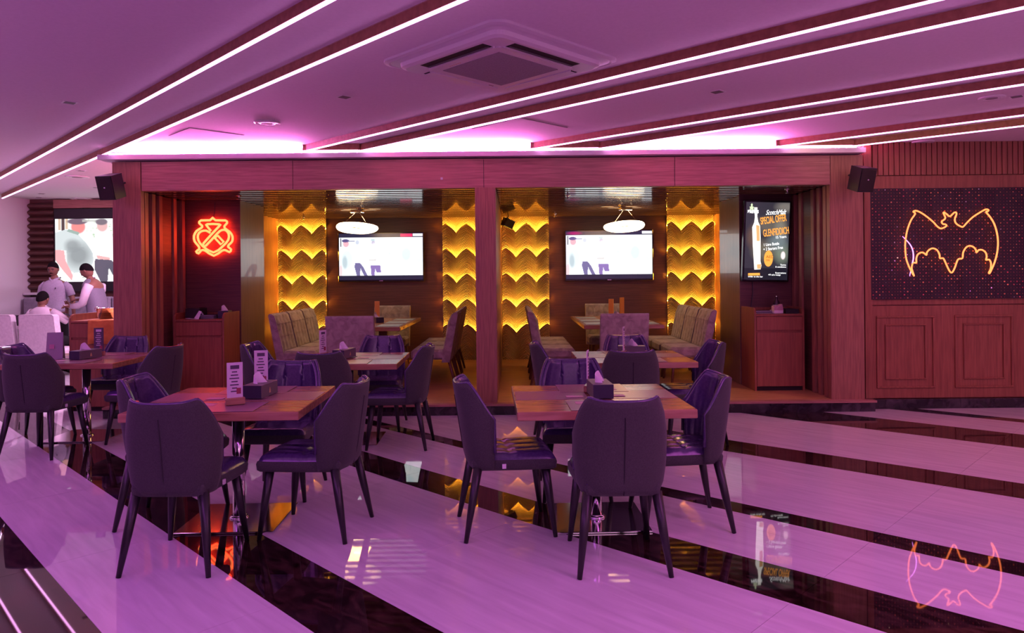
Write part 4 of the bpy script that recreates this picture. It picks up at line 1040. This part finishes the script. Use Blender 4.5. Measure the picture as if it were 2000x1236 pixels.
for (pts, lab) in (([(348, 264), (380, 254), (455, 262), (424, 276)], 'flush access hatch in the ceiling left of the round grille'), ([(962, 250), (1003, 240), (1072, 247), (1020, 262)], 'flush access hatch in the ceiling above the middle column')):
    q_ = [at_z(a_, b_, ZC) for a_, b_ in pts]; cx = sum(p_[0] for p_ in q_)/4; cy = sum(p_[1] for p_ in q_)/4; s = .27 if pts[0][0] < 500 else .33
    g = root('access_hatch', (cx, cy, ZC), PI/4, lab, 'hatch', 'ceiling access hatches')
    MB().box(-s, s, -s, s, -.0015, 0).build('gap', boxm, g); MB().box(-s+.008, s-.008, -s+.008, s-.008, -.004, -.0015).build('panel', ceil_m, g)
# sprinklers below the booth slats
for a_, b_ in ((466, 396), (592, 427), (1108, 384), (1083, 424), (1537, 382)):
    Y = {396: 8.3, 427: 11.3, 384: 8.6, 424: 11.2, 382: 8.2}[b_]; X = at(a_, b_, Y).x
    g = root('sprinkler', (X, Y, ZH), 0, 'small sprinkler head under the booth slats at %s' % {466: 'the crest nook', 592: 'the left glowing panel', 1108: 'the front of the right booth', 1083: 'the back of the right booth', 1537: 'the poster nook'}[a_], 'sprinkler', 'sprinkler heads')
    MB().lathe([(.03, 0), (.03, -.006), (.01, -.01), (.008, -.04), (.022, -.043), (.022, -.046)], n=14).build('head', chrome, g, True)

# ------------------------------------------------------------------ far left room
fl0 = at(50, 395, 12.7).x; fl1 = at(102, 395, 12.7).x
z = 1.32; fw = root('fluted_panel', (-8.3, 12.8, 1.30), 0, 'scalloped brown wood panel left of the video wall', 'wall panel')
while z < 2.86:
    P_ = [(-.0-.09*math.sin(PI*t/6), z-1.30+.118*t/6) for t in range(7)]
    MB().slab([(-8.59+8.3, a_, b_) for a_, b_ in P_], (fl1+8.3+8.59-8.3, 0, 0)).build('plank', wood_dk, fw); z += .12
MB().box(at(103, 400, 12.7).x, -4.5, 12.70, 12.79, at(160, 406, 12.7).z, 2.92).build('header_board', wood_x, None); tag(D.objects['header_board'], 'wooden board above the video wall', 'wall panel')
MB().box(-8.58, at(69, 572, 12.6).x, 12.58, 12.79, 1.24, 1.28).build('wall_shelf', white_m); tag(D.objects['wall_shelf'], 'narrow white shelf under the scalloped wood panel', 'shelf')
bq = root('banquette', (-7.0, 12.5, 0), 0, 'grey upholstered banquette along the far wall below the video wall', 'sofa')
MB().box(-1.55, 2.3, -.15, .0, 0, .45).build('seat_base', greyseat, bq); MB().box(-1.55, 2.3, -.38, -.0, .35, .46, ch=.02).build('seat', greyseat, bq)
for k in range(5): MB().box(-1.55+.77*k+.005, -1.55+.77*(k+1)-.005, .0, .15, .46, 1.20, ch=.03).build('back_cushion', greyseat, bq)
def white_chair(x, y, rz, lab):
    r = root('white_chair', (x, y, 0), rz, lab, 'chair', 'white upholstered chairs in the far left room')
    MB().slab([(-.31, -.25, .25), (.31, -.25, .25), (.275, -.32, .96), (.25, -.33, .985), (-.25, -.33, .985), (-.275, -.32, .96)], (0, .12, 0)).build('backrest', whitec, r)
    MB().box(-.3, .3, -.2, .3, .3, .46, ch=.03).build('seat', whitec, r)
    for sx2 in (-1, 1):
        for sy in (-1, 1): MB().tube([(sx2*.24, sy*.2, .32), (sx2*.27, sy*.26, 0)], [.022, .013], 8).build('leg', leg_b, r, True)
white_chair(-7.08, 11.0, math.radians(-4), 'white upholstered chair with a man sitting in it')
white_chair(-7.78, 11.0, math.radians(3), 'white upholstered chair cut by the left picture edge')
rt = root('far_table', (-8.08, 11.85, 0), 0, 'white-topped table in front of the seated man', 'table')
MB().box(-.42, .25, -.42, .42, .72, .76, ch=.004).build('tabletop', whitec, rt); MB().lathe([(.03, .02), (.03, .72)], n=16).build('pole', chrome, rt, True); MB().lathe([(.26, 0), (.26, .015), (.04, .025)], n=24).build('base', chrome, rt, True)
r = root('condiment_box', (at(36, 610, 11.7).x, 11.7, .7601), 0, 'small dark box on the white table', 'box'); MB().box(-.07, .07, -.05, .05, 0, .16, ch=.004).build('body', black, r); MB().box(-.072, .072, -.052, .052, .16, .17).build('lid', blackg, r)
r = root('drinking_glass', (at(17, 610, 11.65).x, 11.65, .7601), 0, 'empty upturned drinking glass on the white table', 'glass'); MB().lathe([(.05, 0), (.05, .004), (.055, .16), (.052, .16), (.047, .008)], n=20).build('bowl', glass, r, True)

# ------------------------------------------------------------------ people
skin = mat('skin', (.22, .10, .065), .55); hair = mat('hair', (.008, .006, .007), .9, spec=.1)
polo = noisy(mat('pale_polo', rough=.85), (.42, .38, .48), (.47, .43, .53), nscale=40, bump=.2); shirt_w = noisy(mat('white_shirt', rough=.8), (.58, .50, .56), (.66, .58, .63), nscale=9, bump=.35)
vest_m = noisy(mat('grey_vest', rough=.8), (.13, .12, .16), (.20, .18, .23), (60, 60, 60), 3, bump=.2); trous = mat('dark_trousers', (.015, .014, .02), .8); shoe = mat('black_shoe', (.01, .01, .01), .3)
eye_w = mat('eye_white', (.6, .6, .6), .3); lipm = mat('lip', (.20, .06, .05), .5)
def skin_mesh(name, V, E_, Rr, m, parent, lv=2):
    me = D.meshes.new(name); me.from_pydata(V, E_, []); o = D.objects.new('tmp', me); COL.objects.link(o)
    sk = o.modifiers.new('s', 'SKIN'); o.modifiers.new('u', 'SUBSURF').levels = lv
    for i, rr in enumerate(Rr):
        d = me.skin_vertices[0].data[i]; d.radius = rr if isinstance(rr, tuple) else (rr, rr); d.use_root = (i == 0)
    dg = bpy.context.evaluated_depsgraph_get(); dg.update()
    e = D.meshes.new_from_object(o.evaluated_get(dg)); D.objects.remove(o)
    e.materials.clear(); e.materials.append(m); e.shade_smooth(); return link(name, e, m, parent)
def hand(V, E_, Rr, wi, d, up, side, s=1):
    'five fingers and palm from wrist vertex wi, along d; side = thumb side'
    w0 = Vector(V[wi]); d = Vector(d).normalized(); up = Vector(up); sd_ = Vector(side)
    pm = len(V); V.append(tuple(w0+d*.05*s)); Rr.append((.036*s, .018*s)); E_.append((wi, pm))
    for k, L_ in enumerate((.066, .076, .072, .056)):
        o_ = sd_*(.027-.018*k)*s; b_ = w0+d*.085*s+o_; V.append(tuple(b_)); Rr.append(.0095*s); E_.append((pm, len(V)-1))
        V.append(tuple(b_+d*L_*.5*s+up*-.012*s)); Rr.append(.0085*s); E_.append((len(V)-2, len(V)-1))
        V.append(tuple(b_+d*L_*.85*s+up*-.04*s)); Rr.append(.0075*s); E_.append((len(V)-2, len(V)-1))
    V.append(tuple(w0+d*.045*s+sd_*.042*s)); Rr.append(.011*s); E_.append((pm, len(V)-1))
    V.append(tuple(w0+d*.085*s+sd_*.055*s-up*.012*s)); Rr.append(.009*s); E_.append((len(V)-2, len(V)-1))
def head(parent, c, yaw, pitch, beard=False):
    'face towards local -y before yaw; c = centre of the head'
    M = Matrix.Translation(c) @ Matrix.Rotation(yaw, 4, 'Z') @ Matrix.Rotation(pitch, 4, 'X')
    n = 24; k = 18; v = []; f = []
    for i in range(k+1):
        t = PI*i/k; z = math.cos(t)
        for j in range(n):
            a_ = 2*PI*j/n; x = math.sin(t)*math.cos(a_); y_ = math.sin(t)*math.sin(a_)
            X = x*.076*(1-.18*max(0, -z)); Y = y_*.098*(1-.12*max(0, -z)); Z = z*.118
            if y_ < 0 and z < .1: Y += .006*max(0, 1-abs(x)*3)*0
            fr = max(0, -y_)
            Y -= .020*fr**6*math.exp(-((z+.12)/.17)**2)*math.exp(-(x/.16)**2)      # nose
            Y += .010*math.exp(-((z-.08)/.10)**2)*math.exp(-((abs(x)-.40)/.16)**2)*fr  # eye sockets
            Y -= .008*math.exp(-((z+.80)/.2)**2)*fr                                # chin
            v.append(M @ Vector((X, Y, Z)))
        
    for i in range(k):
        for j in range(n): f.append((i*n+j, i*n+(j+1) % n, (i+1)*n+(j+1) % n, (i+1)*n+j))
    mb = MB(); mb.v = [tuple(p_) for p_ in v]; mb.f = f; hd = mb.build('head', skin, parent, True)
    # hair cap
    v = []; f = []
    for i in range(11):
        for j in range(n):
            a_ = 2*PI*j/n; back = .5+.5*math.sin(a_); lim = PI*(.335+.30*back); t = lim*i/10
            x = math.sin(t)*math.cos(a_); y_ = math.sin(t)*math.sin(a_); z = math.cos(t); q_ = 1.045+.012*math.sin(9*a_)
            v.append(M @ Vector((x*.078*q_, y_*.100*q_+.003, z*.122*1.04+.004)))
    for i in range(10):
        for j in range(n): f.append((i*n+j, i*n+(j+1) % n, (i+1)*n+(j+1) % n, (i+1)*n+j))
    h = pyobj('hair', v, f, hair, parent, True)
    for s in (-1, 1):
        e = MB(); e.lathe([(.001, -.024), (.012, -.018), (.016, 0), (.013, .018), (.001, .026)], n=10, M=M @ Matrix.Translation((s*.078, .008, -.008)) @ Matrix.Scale(.5, 4, (1, 0, 0))); e.build('ear', skin, hd, True)
        e = MB(); e.lathe([(.001, -.008), (.008, -.005), (.011, 0), (.008, .005), (.001, .008)], n=10, M=M @ Matrix.Translation((s*.031, -.082, .008))); e.build('eye', ink, hd, True)
        e = MB(); e.tube([M @ Vector((s*.015, -.096, .026)), M @ Vector((s*.032, -.094, .031)), M @ Vector((s*.05, -.082, .026))], .0035, 5); e.build('eyebrow', hair, hd)
    MB().tube([M @ Vector((-.022, -.093, -.058)), M @ Vector((0, -.101, -.056)), M @ Vector((.022, -.093, -.058))], .005, 6).build('mouth', lipm, hd, True)
    if beard: MB().tube([M @ Vector((-.028, -.091, -.050)), M @ Vector((-.01, -.103, -.043)), M @ Vector((.01, -.103, -.043)), M @ Vector((.028, -.091, -.050))], [.003, .006, .006, .003], 6).build('moustache', hair, hd, True)
    return hd
def torso(parent, name, m, base, ht, chest, waist, fwd=0, depth=.125):
    'lofted shirt from hem to collar'
    rings = []; n = 20
    for t, w_, d in ((0, waist, depth*.95), (.18, waist*1.0, depth*1.02), (.4, waist*1.01, depth*1.04), (.65, chest, depth), (.80, chest*1.02, depth*.92), (.9, chest*.88, depth*.78), (.965, chest*.50, depth*.58), (1.0, .062, .062)):
        rings.append([(base.x+w_*math.copysign(abs(math.cos(a_))**.8, math.cos(a_))+0, base.y+fwd*t+d*math.copysign(abs(math.sin(a_))**.85, math.sin(a_)), base.z+ht*t) for a_ in [2*PI*i/n for i in range(n)]])
    v = []; f = []
    for R_ in rings: v += R_
    for k in range(len(rings)-1):
        for i in range(n): f.append((k*n+i, k*n+(i+1) % n, (k+1)*n+(i+1) % n, (k+1)*n+i))
    f.append(tuple(range(n))[::-1]); f.append(tuple((len(rings)-1)*n+i for i in range(n)))
    mb = MB(); mb.v = v; mb.f = f; o = mb.build(name, m, parent, True); s_ = o.modifiers.new('s', 'SUBSURF'); s_.levels = 1; s_.render_levels = 1; return o
# standing man in the pale polo shirt
X1 = at(107, 560, 11.86).x; p1 = root('person', (X1, 11.86, 0), 0, 'standing man in a pale polo shirt, moustached, facing the camera and looking down', 'person')
V = [(0, 0, .92), (0, 0, 1.15), (0, 0, 1.42), (0, -.01, 1.53), (0, -.015, 1.60),
     (-.19, 0, 1.42), (-.26, .02, 1.18), (-.25, -.03, .96), (.19, 0, 1.42), (.27, .03, 1.18), (.31, -.01, .95),
     (-.10, 0, .88), (-.12, .02, .48), (-.13, .03, .07), (-.14, -.1, .04), (.10, 0, .88), (.12, .02, .48), (.13, .03, .07), (.15, -.1, .04)]
E_ = [(0, 1), (1, 2), (2, 3), (3, 4), (2, 5), (5, 6), (6, 7), (2, 8), (8, 9), (9, 10), (0, 11), (11, 12), (12, 13), (13, 14), (0, 15), (15, 16), (16, 17), (17, 18)]
Rr = [(.14, .1), (.14, .105), (.13, .09), .055, .05, .055, .042, .027, .055, .042, .027, .085, .058, .04, .035, .085, .058, .04, .035]
hand(V, E_, Rr, 7, (0, 0, -1), (0, 1, 0), (0, -1, 0)); hand(V, E_, Rr, 10, (.1, 0, -1), (0, 1, 0), (0, -1, 0))
skin_mesh('body', V, E_, Rr, skin, p1)
torso(p1, 'polo_shirt', polo, Vector((0, 0, .93)), .585, .20, .175, -.01, .135)
m = MB(); m.tube([(-.15, 0, 1.43), (-.21, .005, 1.38), (-.245, .015, 1.24)], [.06, .062, .062], 12); m.build('sleeve', polo, p1, True)
m = MB(); m.tube([(.15, 0, 1.43), (.21, .005, 1.38), (.255, .02, 1.24)], [.06, .062, .062], 12); m.build('sleeve', polo, p1, True)
MB().tube([(-.06, .04, 1.535), (-.07, -.02, 1.53), (-.03, -.075, 1.50), (0, -.09, 1.475), (.03, -.075, 1.50), (.07, -.02, 1.53), (.06, .04, 1.535)], .016, 8).build('collar', polo, p1, True)
MB().box(.085, .095, -.143, -.13, 1.35, 1.375).build('chest_emblem', ink, p1)
for s in (-1, 1):
    MB().tube([(s*.08, 0, .95), (s*.105, .01, .7), (s*.12, .02, .48), (s*.13, .03, .1)], [.105, .09, .075, .06], 12).build('trouser_leg', trous, p1, True)
    MB().box(s*.135-.045, s*.135+.045, -.17, .08, 0, .08, ch=.025).build('shoe', shoe, p1)
head(p1, Vector((-.01, -.03, 1.675)), .15, .28, True)
# man in the vest, seen from the side, leaning to the left
X2 = at(190, 560, 11.4).x; p2 = root('person', (X2, 11.4, 0), 0, 'man in a grey waistcoat and white sleeves bent over a paper, seen from his left', 'person')
V = [(0, 0, .92), (-.0, 0, 1.15), (-.06, 0, 1.40), (-.11, 0, 1.50), (-.15, 0, 1.56),
     (-.04, -.17, 1.38), (-.12, -.20, 1.12), (-.35, -.14, 1.08), (-.04, .17, 1.38), (-.12, .2, 1.14), (-.36, .12, 1.18),
     (0, -.10, .88), (.02, -.11, .48), (.04, -.11, .07), (-.08, -.12, .04), (0, .10, .88), (.02, .11, .48), (.04, .11, .07), (-.08, .12, .04)]
Rr = [(.12, .12), (.12, .12), (.11, .12), .055, .05, .055, .042, .027, .055, .042, .027, .085, .058, .04, .035, .085, .058, .04, .035]
E2 = list(E_[:18]); hand(V, E2, Rr, 7, (-1, .1, .05), (0, 0, 1), (0, 1, 0)); hand(V, E2, Rr, 10, (-1, -.1, -.1), (0, 0, 1), (0, -1, 0))
skin_mesh('body', V, E2, Rr, skin, p2)
T_ = torso(p2, 'waistcoat', vest_m, Vector((0, 0, .85)), .66, .20, .18, 0, .13); T_.rotation_euler = (0, 0, PI/2)
T_.location = (0, 0, 0)
for v_ in T_.data.vertices:
    t = max(0, v_.co.z-1.05); v_.co.y += t*.24
for sy, hy in ((-1, 1.08), (1, 1.18)):
    MB().tube([(-.04, sy*.16, 1.41), (-.06, sy*.20, 1.33), (-.12, sy*.205, 1.13), (-.22, sy*.17, 1.09 if sy < 0 else 1.15), (-.33, sy*.14, hy)], [.07, .068, .058, .05, .04], 12).build('sleeve', shirt_w, p2, True)
    MB().tube([(0, sy*.08, .95), (.01, sy*.1, .7), (.02, sy*.11, .48), (.04, sy*.11, .1)], [.105, .09, .075, .06], 12).build('trouser_leg', trous, p2, True)
    MB().box(-.14, .1, sy*.11-.045, sy*.11+.045, 0, .08, ch=.025).build('shoe', shoe, p2)
MB().tube([(-.10, -.06, 1.50), (-.16, -.03, 1.49), (-.17, .0, 1.48), (-.16, .03, 1.49), (-.10, .06, 1.50), (-.05, .0, 1.53)], .016, 6, True).build('collar', shirt_w, p2, True)
head(p2, Vector((-.17, 0, 1.635)), -PI/2, .5)
r = root('order_pad', (X2-.44, 11.38, 1.06), 0, 'white order pad in the hands of the man in the waistcoat', 'paper')
MB().slab([(-.05, -.07, .04), (.05, -.07, -.02), (.05, .07, -.02), (-.05, .07, .04)], (0, 0, .006)).build('sheet', tissue, r)
# seated man from behind
X3 = at(83, 600, 11.2).x; p3 = root('person', (X3, 11.22, 0), 0, 'dark-haired man in a white shirt sitting in the white chair, seen from behind', 'person')
V = [(0, 0, .52), (0, -.03, .75), (0, -.05, .99), (0, -.04, 1.08), (0, -.03, 1.14),
     (-.18, -.04, .99), (-.24, .05, .78), (-.16, .28, .80), (.18, -.04, .99), (.30, .08, .86), (.24, .2, 1.02),
     (-.10, .05, .50), (-.13, .46, .50), (-.13, .46, .09), (-.13, .56, .04), (.10, .05, .50), (.13, .46, .50), (.13, .46, .09), (.13, .56, .04)]
Rr = [(.15, .11), (.14, .11), (.13, .10), .055, .05, .055, .042, .027, .055, .042, .027, .085, .058, .04, .035, .085, .058, .04, .035]
E3 = list(E_[:18]); hand(V, E3, Rr, 7, (.2, 1, 0), (0, 0, 1), (1, 0, 0)); hand(V, E3, Rr, 10, (0, .1, 1), (0, 1, 0), (-1, 0, 0))
skin_mesh('body', V, E3, Rr, skin, p3)
T_ = torso(p3, 'shirt', shirt_w, Vector((0, -.0, .47)), .62, .205, .17, -.04, .135)
MB().tube([(-.14, -.04, 1.0), (-.2, -.02, .95), (-.24, .05, .80), (-.19, .2, .79)], [.07, .07, .06, .05], 12).build('sleeve', shirt_w, p3, True)
MB().tube([(.14, -.04, 1.0), (.22, -.01, .95), (.30, .07, .86), (.27, .13, .93)], [.07, .07, .062, .055], 12).build('sleeve', shirt_w, p3, True)
MB().tube([(-.06, -.03, 1.09), (0, -.085, 1.08), (.06, -.03, 1.09), (.03, .04, 1.08), (-.03, .04, 1.08)], .015, 6, True).build('collar', shirt_w, p3, True)
for s in (-1, 1):
    MB().tube([(s*.09, .02, .53), (s*.12, .25, .53), (s*.13, .46, .50)], [.11, .09, .075], 12).build('trouser_leg', trous, p3, True)
    MB().tube([(s*.13, .46, .50), (s*.13, .47, .3), (s*.13, .47, .08)], [.075, .065, .055], 12).build('trouser_leg', trous, p3, True)
    MB().box(s*.13-.045, s*.13+.045, .42, .66, 0, .08, ch=.025).build('shoe', shoe, p3)
head(p3, Vector((0, -.02, 1.20)), PI, .12)
